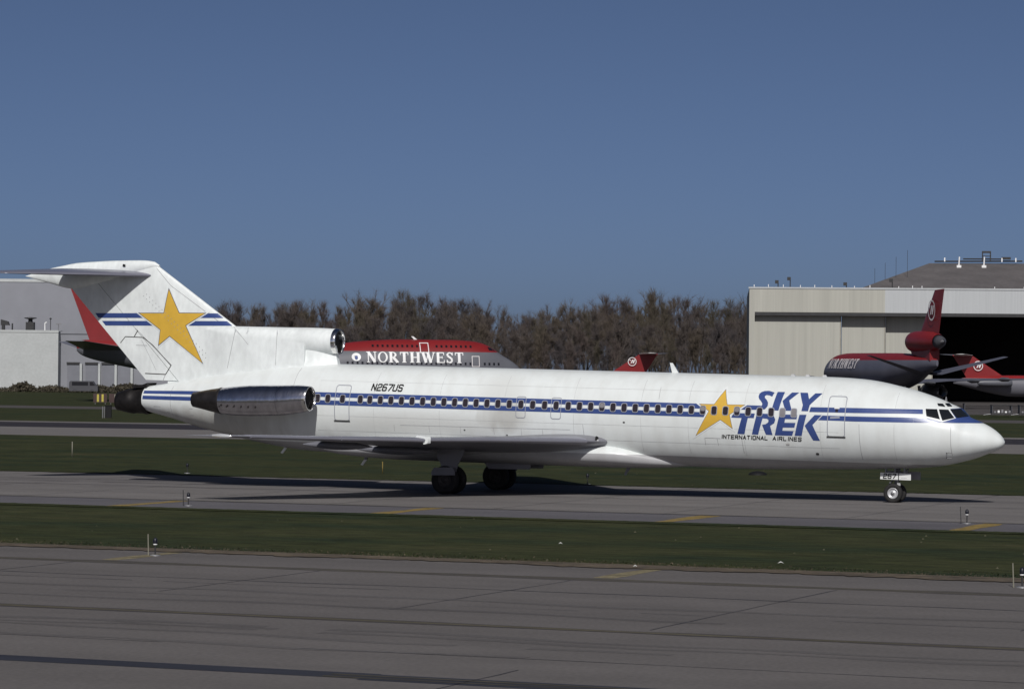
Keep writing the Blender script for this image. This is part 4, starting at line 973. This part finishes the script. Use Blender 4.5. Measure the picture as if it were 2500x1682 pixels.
# --- T-tailed twin jets
def twin(name, loc, rz, label, length=33., logo_side=-1, logo=None):
    t = empty(name, loc, (0, 0, rz)); tag(t, label, 'airplane', 'T-tailed twin jets parked by the hangar')
    mm = two_tone('twin_jet_livery', (.13, .13, .15), (.22, .016, .017), 4.6)
    body('fuselage', [(0,4.3,3.7,.1,4.0),(2,4.7,3.2,.8,3.9),(6,5.0,2.2,1.5,3.5),(10,5.1,1.65,1.67,3.4),(length-6,5.1,1.6,1.67,3.35),(length-3,4.8,1.75,1.5,3.2),(length-1,3.9,2.2,.9,3.0),(length,3.0,2.8,.05,2.9)], mm, t)
    vfin(t, [(8.6,4.7),(2.2,4.6),(3.0,8.3),(-.2,8.35)], M['red'], .5)
    for s in (-1, 1):
        foil([(s*.05,3.2,8.3,.0,8.25,.3),(s*5.6,.4,8.45,-1.1,8.45,.14)], 'stabilizer', M['bwhite'] if s*logo_side > 0 else M['hullgrey'], t, 8)
        MB().lathe([(3.4,.35),(4.4,.55),(7.5,.6),(9.0,.55),(9.05,.45),(8.5,.4)], (0, s*2.35, 3.9), n=18).build('engine', M['hullgrey'], t, True)
        MB().box(5., 8., min(s*1.2, s*2.2), max(s*1.2, s*2.2), 3.75, 3.95).build('pylon', M['hullgrey'], t)
        foil([(s*1.,20.5,2.2,14.5,2.0,.8),(s*14.,12.2,3.0,10.2,3.0,.2)], 'wing', M['bglass'], t, 8)
        MB().lathe([(s*2.4-.3,.5),(s*2.4+.3,.5)], (15., 0, .5), 'y', 14).build('wheel', M['tyre'], t, True)
        MB().tube((15., s*2.4, .5), (15., s*2.3, 2.2), .14).build('strut', M['strut'], t)
    MB().lathe([(-.25,.33),(.25,.33)], (length-4.5, 0, .33), 'y', 14).build('wheel', M['tyre'], t, True)
    MB().tube((length-4.5, 0, .3), (length-4.5, 0, 1.9), .1).build('strut', M['strut'], t)
    if logo: circle_logo(t, logo[0], logo[1], logo[2], logo_side*.28, -logo_side)
    return t
tA = twin('twin_jet', FX(25.6, 543.), YAW+math.pi-.25, 'red T-tail fin with round white emblem showing above the airliner roof', logo_side=1)
circle_logo(tA, 4.35, 6.9, .78, .30, -1)
tB = twin('twin_jet', FX(71.6, 498.), YAW+.1, 'bright red T-tailed jet half hidden behind the dark wide-body tail', logo_side=-1)
circle_logo(tB, 4.0, 6.6, .80, -.30, 1)

# --- hangar at the right, square on to the camera
M['beige'] = mat('beige_corrugated_cladding', (.37, .365, .325), .7, var=.05, scale=1.6, stretch=(2.5, 2.5, .05), bump=.25, var2=.06, scale2=.3)
M['pale'] = mat('pale_repainted_cladding', (.41, .425, .435), .7, var=.05, scale=1.6, stretch=(2.5, 2.5, .05), bump=.25)
M['roof'] = mat('brown_gravel_roof', (.115, .105, .105), .9, var=.16, scale=.12, stretch=(1.5, .8, 1), var2=.12, scale2=.8)
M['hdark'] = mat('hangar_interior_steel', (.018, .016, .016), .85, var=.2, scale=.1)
M['steel'] = mat('galvanised_steel', (.22, .22, .23), .5, .4, var=.15)
M['dark'] = mat('dark_roof_kit', (.03, .03, .032), .6, var=.2)
M['doorline'] = mat('door_track_trim', (.25, .235, .20), .7, var=.1)
HD = 560.
han = empty('hangar', FX(43.2, HD), (0, 0, YAW-.070))
tag(han, 'large beige corrugated hangar with an open doorway behind the parked jets', 'building')
W_ = 120.
MB().box(0, 1.0, 0, 70, 0, 20.6).build('corner_pier', M['beige'], han)
MB().box(1.0, 24.6, .0, 1.2, 16.2, 20.6).build('fascia', M['beige'], han)
MB().box(24.6, W_, .0, 1.2, 16.2, 20.6).build('fascia', M['pale'], han)
MB().box(-.15, W_, -.12, .0, 20.45, 20.75).build('fascia_cap', M['pale'], han)
MB().box(1.0, W_, .02, 6, 15.6, 16.18).build('door_head', M['dark'], han)
for x0, x1, y in ((1.0, 16.75, 1.4), (16.9, 24.85, 2.5), (24.95, 33.5, 3.6)):
    d = MB().box(x0, x1, y, y+.5, 0, 16.6).build('sliding_door', M['beige'], han)
    MB().box(x1-.22, x1, y-.06, y, 0, 16.0).build('door_stile', M['doorline'], d)
MB().box(25.6, 32.8, 3.54, 3.6, 7.7, 8.0).build('door_rail', M['doorline'], han)
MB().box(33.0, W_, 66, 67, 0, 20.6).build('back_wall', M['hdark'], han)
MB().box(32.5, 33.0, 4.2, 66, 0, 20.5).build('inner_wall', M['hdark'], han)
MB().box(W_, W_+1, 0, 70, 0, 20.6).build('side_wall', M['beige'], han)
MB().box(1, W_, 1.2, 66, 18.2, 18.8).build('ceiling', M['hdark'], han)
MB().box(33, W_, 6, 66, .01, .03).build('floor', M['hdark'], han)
V = [(19.5,12,20.5),(W_,12,20.5),(W_,70,28.2),(36.6,70,28.2),(19.5,70,20.5)]
b = MB(); b.add([(0,1.2,20.5),(W_,1.2,20.5),(W_,12,20.5),(0,12,20.5)], [(0,1,2,3)]); b.add([(0,12,20.5),(19.5,12,20.5),(19.5,70,20.5),(0,70,20.5)], [(0,1,2,3)])
b.build('flat_roof', M['roof'], han)
b = MB(); b.add([(19.5,12,20.52),(W_,12,20.52),(W_,72,28.0),(37.2,72,27.8),(19.5,72,20.52)], [(0,1,2,3),(0,3,4)])
b.build('pitched_roof', M['roof'], han)
def mast(x, y, z0, z1, r=.035): MB().tube((x, y, z0), (x, y, z1), r, None, 6).build('antenna_mast', M['dark'], han)
for x, z0, z1 in ((24.6, 21.0, 25.6), (26.6, 21.8, 26.7), (28.7, 22.8, 27.9), (30.9, 23.6, 29.2)): mast(x, 40, z0, z1)
def flood(x, y, z, h, side_=1):
    b = MB(); b.tube((x, y, z), (x, y, z+h), .09, None, 6); b.box(x-.55 if side_ < 0 else x-.1, x+.1 if side_ < 0 else x+.55, y-.3, y+.1, z+h-.1, z+h+.5); b.build('floodlight', M['dark'], han)
flood(7.4, .6, 20.7, 1.4, -1); flood(5.2, .6, 20.7, .8, -1); flood(25.9, .6, 20.7, 1.2, -1); flood(56.6, .6, 20.7, 1.2, -1); flood(17.6, .6, 20.7, .5, -1)
for x in (.8, 3.4, 6.1, 9.2, 11.8, 14.9, 19., 21.8, 27.0, 29.5, 31.2, 44.3, 49.6): MB().box(x, x+.12, .3, .42, 20.7, 21.05+.25*((x*7) % 1)).build('roof_spike', M['bwhite'], han)
for x, z in ((42.5, 27.1), (47.5, 27.1)):
    b = MB(); b.box(x-.45, x+.45, 62, 62.8, z-.6, z); b.tube((x, 62.4, z), (x+.1, 62.4, z+1.7), .14, None, 8); b.build('roof_vent', M['bwhite'], han)
b = MB(); b.tube((38.2,71,28.15),(56,71,28.3),.16,None,6); b.tube((44,71,28.7),(52,71,28.7),.14,None,6); b.build('ridge_pipe', M['dark'], han)
b = MB(); b.box(47.8,48.0,70.5,71,28.2,30.3); b.box(49.4,49.6,70.5,71,28.2,30.3); b.box(47.8,49.6,70.5,71,29.2,29.35); b.box(47.9,49.5,70.4,70.9,29.9,30.3); b.build('roof_unit', M['dark'], han)
b = MB(); b.box(51.8,53.6,70.5,71.2,28.6,29.1); b.build('roof_unit', M['dark'], han)
for x in (40.2, 51.8, 54.6): MB().box(x-.12, x+.12, 70.3, 70.5, 28.1, 28.9).build('roof_spike', M['bwhite'], han)
# apron in front of it
def pad(name, pts, z, m):
    return struct(mesh(name, [tuple(FX(r, d, z)) for r, d in pts], [tuple(range(len(pts)))], m))
pad('apron', [(15, 400), (190, 400), (190, 640), (43.2, 640), (15, 560)], .012, M['apron'])

# --- terminal sheds at the far left
M['wwall'] = mat('white_shed_wall', (.41, .425, .425), .75, var=.05, scale=.3, var2=.05, scale2=2)
M['gwall'] = mat('grey_shed_wall', (.215, .22, .245), .75, var=.05, scale=.3)
M['dockdoor'] = mat('grey_dock_door', (.17, .175, .20), .6, var=.08, scale=.5)
shed = empty('cargo_shed', FX(-96., 650.), (0, 0, YAW))
tag(shed, 'low white cargo shed with roof vents behind the airliner tail', 'building')
MB().box(-60, 0, 0, 40, 0, 12.5).build('white_block', M['wwall'], shed)
MB().box(-60, .05, -.1, 0, 12.2, 12.7).build('parapet', M['wwall'], shed)
MB().box(.0, 26, 3.2, 40, 0, 12.4).build('grey_block', M['gwall'], shed)
MB().box(.0, 26, 3.0, 3.2, 12.0, 12.6).build('parapet', M['gwall'], shed)
for i, x in enumerate((1.5, 5.4, 8.9, 12.3)):
    d = MB().box(x, x+2.6, 2.98, 3.19, 0, 5.6).build('dock_door', M['dockdoor'], shed)
    MB().box(x-.1, x+2.7, 2.7, 2.96, 5.6, 6.0).build('door_header', M['dark'], d)
    MB().box(x+2.75, x+3.25, 2.3, 2.96, 0, 5.7).build('dock_pier', M['wwall'], d)
MB().box(11.3, 13.5, 3.6, 6, 12.6, 14.0).build('roof_box', M['dark'], shed)
b = MB(); b.box(-7.1,-5.4,1,3,12.5,14.4); b.lathe([(14.4,.5),(15.0,.45),(15.2,1.35),(15.35,1.3),(15.45,.2)], (-6.25,2,0), 'z', 14); b.build('mushroom_vent', M['dark'], shed)
b = MB(); b.box(-12.2,-11.6,1,2,12.5,13.8); b.prism([(-12.4,13.7),(-10.6,13.7),(-10.9,14.5),(-12.4,14.9)], 1, 1, 2.4); b.build('cowl_vent', M['dark'], shed)
MB().tube((-10.0,1.5,12.5), (-10.0,1.5,14.1), .16, None, 8).build('vent_pipe', M['dark'], shed)
b = MB(); b.tube((-1.9,1.5,12.5),(-1.9,1.5,15.1),.08,None,6); b.lathe([(15.0,.1),(15.1,.32),(15.35,.1)], (-1.9,1.5,0), 'z', 8); b.build('vent_pipe', M['dark'], shed)
b = MB(); b.tube((-3.1,1.5,12.5),(-3.1,1.5,14.2),.13,None,8); b.tube((-3.1,1.5,14.2),(-2.7,1.5,14.4),.13,None,8); b.build('vent_pipe', M['bwhite'], shed)
b = MB(); b.tube((-.2,1.5,12.5),(-.2,1.5,14.0),.07,None,6); b.box(-.75,.35,1.3,1.6,13.9,14.15); b.build('vent_pipe', M['steel'], shed)
tall = empty('tall_shed', FX(-100., 700.), (0, 0, YAW-.05))
tag(tall, 'tall plain grey shed rising behind the low white cargo shed', 'building')
MB().box(-60, 19, 0, 40, 0, 24.6).build('wall', M['gwall'], tall)
MB().box(-60, 19, -.15, 0, 24.2, 24.9).build('roof_edge', M['wwall'], tall)

# --- bare trees of the wood beyond the field
def tree_proto(seed, h, spread, style):
    rnd = random.Random(seed); T = MB(); tw_V = []; tw_F = []
    def twig(p, d, l, wd):
        a = Vector(p); b = a+d*l; s = d.cross(Vector((rnd.uniform(-1, 1), rnd.uniform(-1, 1), rnd.uniform(-.2, .2))))
        if s.length < 1e-4: return
        s = s.normalized()*wd; k = len(tw_V); tw_V.extend([tuple(a-s), tuple(a+s), tuple(b)]); tw_F.append((k, k+1, k+2))
    def branch(p, d, l, r, lev):
        p = Vector(p); nseg = 3 if lev < 2 else 2; pts = [p]
        for i in range(nseg):
            d = (d+Vector((rnd.gauss(0, .13), rnd.gauss(0, .13), rnd.gauss(.11, .08)))).normalized(); p = p+d*(l/nseg); pts.append(p)
        for i in range(nseg): T.tube(pts[i], pts[i+1], r*(1-.55*i/nseg), r*(1-.55*(i+1)/nseg), 4 if lev else 6, False)
        if lev >= 3:
            for _ in range(13):
                q = pts[0].lerp(pts[-1], rnd.random()); dd = (d+Vector((rnd.gauss(0, .6), rnd.gauss(0, .6), rnd.gauss(.25, .4)))).normalized()
                twig(q, dd, rnd.uniform(1.1, 2.6), rnd.uniform(.014, .032))
            return
        n = {0: rnd.randint(7, 10), 1: 5, 2: 4}[lev]
        for i in range(n):
            t = (.25+.75*i/n) if lev == 0 else rnd.uniform(.25, 1); f = t*nseg; k = min(int(f), nseg-1); q = pts[k].lerp(pts[k+1], f-k)
            az = rnd.random()*6.283; tilt = spread*rnd.uniform(.6, 1.3)*(1.1 if lev == 0 else 1)
            dd = (d+Vector((math.cos(az)*tilt, math.sin(az)*tilt, rnd.uniform(.05, .5)))).normalized()
            branch(q, dd, l*rnd.uniform(.36, .5)*(1.05-.3*t if lev == 0 else 1), r*.45, lev+1)
        for _ in range(2): branch(pts[-1], (d+Vector((rnd.gauss(0, .3), rnd.gauss(0, .3), .3))).normalized(), l*.34, r*.35, max(lev+1, 2))
    branch((0, 0, 0), Vector((0, 0, 1)), h*.82, h*.013, 0)
    top = sorted(v[2] for v in tw_V)[int(len(tw_V)*.995)]; k_ = 23./top
    T.V = [(a*k_, b*k_, c*k_) for a, b, c in T.V]; tw_V[:] = [(a*k_, b*k_, c*k_) for a, b, c in tw_V]
    me = bpy.data.meshes.new('trunk'); me.from_pydata(T.V, [], T.F)
    mc = bpy.data.meshes.new('crown'); mc.from_pydata(tw_V, [], tw_F)
    return me, mc
TREE_COL = [(.088, .072, .064), (.074, .060, .056), (.086, .068, .052), (.070, .060, .062), (.086, .066, .060), (.076, .064, .046)]
protos = []
for i in range(10):
    me, mc = tree_proto(100+i, 22., (.55, .75, .5, .9, .65)[i % 5], i % 3)
    c = TREE_COL[i % 6]
    me.materials.append(mat('bark_%d' % i, tuple(v*.85 for v in c), .9, var=.3, scale=.6)); mc.materials.append(mat('twigs_%d' % i, c, .9, var=.25, scale=.35))
    protos.append((me, mc))
skyline = Curve1([(520,748),(560,742),(600,738),(650,752),(700,722),(725,706),(760,728),(800,728),(835,752),(870,722),(930,712),(965,700),(1000,706),(1050,722),(1120,716),(1160,724),(1210,745),(1250,760),(1290,752),(1340,742),(1420,730),(1500,720),(1560,716),(1610,704),(1660,720),(1700,727),(1900,726)])
rt = random.Random(5); nt_ = 0
for rowi, (d, n, hf) in enumerate(((800, 62, 1.0), (770, 54, .88), (745, 50, .74), (722, 44, .58))):
    for i in range(n):
        u = 470+1460*(i+rt.uniform(.1, .9))/n; dd = d+rt.uniform(-12, 12)
        ytop = skyline(u)+rt.uniform(-4, 14); hh = (5.5+(899.6+(u-1250)*.009-ytop)/7500*dd)*hf*rt.uniform(.9, 1.04)
        r = (u-1250)/7500*dd
        me, mc = protos[rt.randrange(10)]; e = empty('bare_tree', FX(r, dd), (0, 0, rt.random()*6.28)); s = hh/23.; e.scale = (s*rt.uniform(.9, 1.2), s*rt.uniform(.9, 1.2), s)
        link(bpy.data.objects.new('trunk', me), e); link(bpy.data.objects.new('crown', mc), e)
        where = ('between the tail fin and the centre intake' if u < 870 else 'rising behind the jumbo jet' if u < 1275 else 'between the jumbo nose and the red tail fin' if u < 1500 else 'right behind the red T-tail fin' if u < 1615 else 'between the red tail fin and the hangar')
        size = ('tall bare tree topping the wood', 'mid-height bare tree in the wood', 'low bare tree in the wood', 'lowest front bare tree of the wood')[rowi]
        tag(e, size+' '+where, 'tree', 'bare trees of the wood'); nt_ += 1

# --- small airfield kit
M['stake'] = mat('painted_stake', (.21, .20, .16), .6, var=.1)
M['bluelens'] = mat('edge_lamp_glass', (.008, .009, .016), .45, var=.1)
def edge_light(x, y, label, stake=True, light_stake=False, collar='bwhite'):
    t = empty('edge_light', (x, y, .01)); tag(t, label, 'taxiway light', 'taxiway edge lights')
    MB().lathe([(0,.16),(.03,.15),(.04,.05)], (0,0,0), 'z', 14).build('base', M['steel'], t, True)
    MB().tube((0,0,.03), (0,0,.30), .022, None, 8).build('stem', M['dark'], t)
    MB().lathe([(.31,.045),(.32,.06),(.34,.06),(.35,.05)], (0,0,0), 'z', 12).build('collar', M[collar], t, True)
    MB().lathe([(.35,.06),(.40,.072),(.48,.06),(.52,.03),(.53,0)], (0,0,0), 'z', 12).build('lamp_globe', M['bluelens'], t, True)
    if stake: MB().tube((-.22,0,0), (-.25,.02,.62), .018, .015, 6).build('marker_stake', M['stake'] if light_stake else M['dark'], t)
edge_light(-3.9, -19.4, 'taxiway edge light on the shoulder left of the main wheels')
edge_light(26.4, -16.2, 'taxiway edge light on the shoulder ahead of the nose wheel')
edge_light(10.4, -47.8, 'edge light with pale stake beside the grass on the near pavement', True, True)
edge_light(35.8, -48.1, 'edge light at the right end of the near grass strip', True, True)
edge_light(1.2, 10.9, 'edge light at the far side of the taxiway under the wing', False, False, 'dark')
edge_light(-21.3, 12.6, 'edge light at the far side of the taxiway below the tail', False, False, 'dark')
def pole(name, x, y, h, r, m, label):
    b = MB(); b.tube((0,0,0), (0,0,h), r, r*.9, 8); b.lathe([(h,r*1.3),(h+.04,r*1.2),(h+.06,0)], (0,0,0), 'z', 8); o = b.build(name, m, None, True); o.location = (x, y, 0); tag(o, label, 'marker post')
pole('marker_post', -40.4, 33.5, .85, .03, M['stake'], 'thin white marker post standing in the grass at the left')
pole('marker_post', -13.4, 19.2, .55, .025, M['yline'], 'short thin yellow marker post in the grass behind the taxiway')
b = MB(); b.lathe([(0,.5),(.08,.46),(.16,.3),(.2,.1),(.21,0)], (0,0,0), 'z', 16); o = b.build('light_housing', M['black'], None, True); o.location = (3.8, 29.2, 0); tag(o, 'low dark domed fixture in the grass under the forward cabin', 'light fixture')
# black cabinet and pale post on the far grass at the left
cab = empty('field_cabinet', FX(-41.9, 318.), (0, 0, YAW)); tag(cab, 'upright black cabinet with a pale post in the grass at the left', 'cabinet')
b = MB(); b.box(-.1,.5,-.25,.25,0,1.25); b.box(-.14,.54,-.29,.29,1.25,1.33); b.build('cabinet', M['black'], cab)
b = MB(); b.tube((-.4,0,0),(-.4,0,1.2),.06); b.tube((-.22,0,0),(-.22,0,1.2),.05); b.build('post', M['steel'], cab)
# taxiway guidance signs
M['ysign'] = mat('yellow_sign_face', (.42, .36, .06), .6, var=.15, scale=2)
M['signback'] = mat('sign_board', (.05, .028, .026), .6, var=.2)
for i, (r, ch) in enumerate(((-57.3, 'II'), (-55.2, 'I'), (-52.9, 'O'), (-50.9, ''))):
    t = empty('guidance_sign', FX(r+.0, 428.+i*.6), (0, 0, YAW)); tag(t, ['dark guidance sign with two yellow figures left of the tail', 'dark guidance sign with one thin pale figure left of the tail', 'dark guidance sign with one round yellow figure by the tail exhaust', 'plain dark guidance sign closest to the tail exhaust'][i], 'sign', 'guidance signs on the far grass')
    MB().box(-.95,.95,0,.2,.25,1.5).build('board', M['signback'], t)
    for x in (-.7, .7): MB().tube((x,.1,0),(x,.1,.3),.05,None,6).build('leg', M['steel'], t)
    if ch == 'II':
        for x in (-.45, .2): MB().box(x,x+.28,-.03,-.003,.35,1.4).build('figure', M['ysign'], t)
    elif ch == 'I': MB().box(-.2,.1,-.03,-.003,.35,1.4).build('figure', M['stake'], t)
    elif ch == 'O':
        b = MB(); b.prism([(.28*math.cos(a), .88+.5*math.sin(a)) for a in [2*math.pi*k/16 for k in range(16)]], 1, -.03, -.003); b.build('figure', M['ysign'], t)
# dark shrubs and a van in front of the sheds
M['shrubleaf'] = mat('brown_shrub_twigs', (.06, .052, .035), .9, var=.35, scale=.8)
def shrub(r, d, wd, h, seed, label):
    rnd = random.Random(seed); V = []; F = []
    for _ in range(1500):
        a = rnd.random()*6.283; q = rnd.random()**.5; zz = rnd.random(); rad = wd*.5*q*math.sqrt(max(.05, 1-zz*zz))
        p = Vector((rad*math.cos(a), rad*math.sin(a)*.6, zz*h*rnd.uniform(.7, 1.05))); k = len(V)
        for _ in range(3): V.append(tuple(p+Vector((rnd.gauss(0, .22), rnd.gauss(0, .22), rnd.gauss(0, .2)))))
        F.append((k, k+1, k+2))
    t = empty('shrub', FX(r, d)); tag(t, label, 'shrub', 'shrubs before the cargo shed'); mesh('foliage', V, F, M['shrubleaf'], t)
    b = MB()
    for i in range(5): a = i*1.3; b.tube((0,0,0), (wd*.3*math.cos(a), wd*.2*math.sin(a), h*.7), .06, .02, 5)
    b.build('stem', M['dark'], t)
for i, (r, wd, h) in enumerate(((-105, 16, .9), (-97.0, 7, 1.7), (-91, 10, 1.1), (-82.5, 10, 1.4), (-76.5, 10, 1.7))):
    shrub(r, 610., wd, h, 40+i, ['low brown shrub at the left edge before the white shed', 'dark brown shrub before the corner of the white shed', 'low shrub before the first dock doors', 'brown shrub before the third dock door', 'brown shrub beside the tail exhaust before the shed'][i])
def car(name, loc, rz, label, L_, H_, m, cat, group=None):
    t = empty(name, loc, (0, 0, rz)); tag(t, label, cat, group)
    b = MB(); b.prism([(0,.35),(L_,.35),(L_,H_*.55),(L_*.93,H_*.6),(L_*.82,H_),(L_*.05,H_),(0,H_*.9)], 1, -.9, .9); b.build('body', m, t)
    MB().prism([(L_*.80,H_*.62),(L_*.915,H_*.62),(L_*.82,H_*.93),(L_*.72,H_*.93),(L_*.72,H_*.62)], 1, -.93, .93).build('window', M['bwin'], t)
    MB().prism([(L_*.1,H_*.62),(L_*.66,H_*.62),(L_*.66,H_*.93),(L_*.1,H_*.93)], 1, -.93, .93).build('window', M['bwin'], t)
    for x in (L_*.2, L_*.8):
        for s in (-1, 1): MB().lathe([(s*.85-.12,.34),(s*.85+.12,.34)], (x,0,.34), 'y', 14).build('wheel', M['tyre'], t, True)
car('parked_van', FX(-86.3, 600.), YAW, 'dark parked van before the dock doors of the cargo shed', 5.6, 2.3, M['dgrey'], 'van')
# ground service carts beside the parked jets at the right
def cart(r, d, label, n):
    t = empty('baggage_cart', FX(r, d), (0, 0, YAW)); tag(t, label, 'cart', 'ground service carts')
    MB().box(0,2.6,-.8,.8,.4,.55).build('deck', M['dark'], t)
    for x in (.05, 2.45): MB().box(x,x+.1,-.75,.75,.55,1.45).build('end_panel', M['dgrey'], t)
    MB().box(0,2.6,-.8,.8,1.45,1.52).build('canopy', M['dark'], t)
    for x in (.45, 2.1):
        for s in (-1, 1): MB().lathe([(s*.7-.06,.22),(s*.7+.06,.22)], (x,0,.22), 'y', 12).build('wheel', M['tyre'], t, True)
    MB().tube((0,0,.4), (-.9,0,.25), .04).build('tow_bar', M['steel'], t)
    for i in range(n): MB().box(.3+i*.45,.55+i*.45,-.7,-.4,.56,.75+.1*(i % 3)).build('load', M['bwhite'] if i % 2 else M['steel'], t)
cart(59.6, 382., 'dark canopied baggage cart at the right edge beyond the nose', 5)
cart(63.2, 383., 'second dark baggage cart cut off by the right frame edge', 4)
cart(57.0, 404., 'dark baggage cart standing further back near the jets', 2)
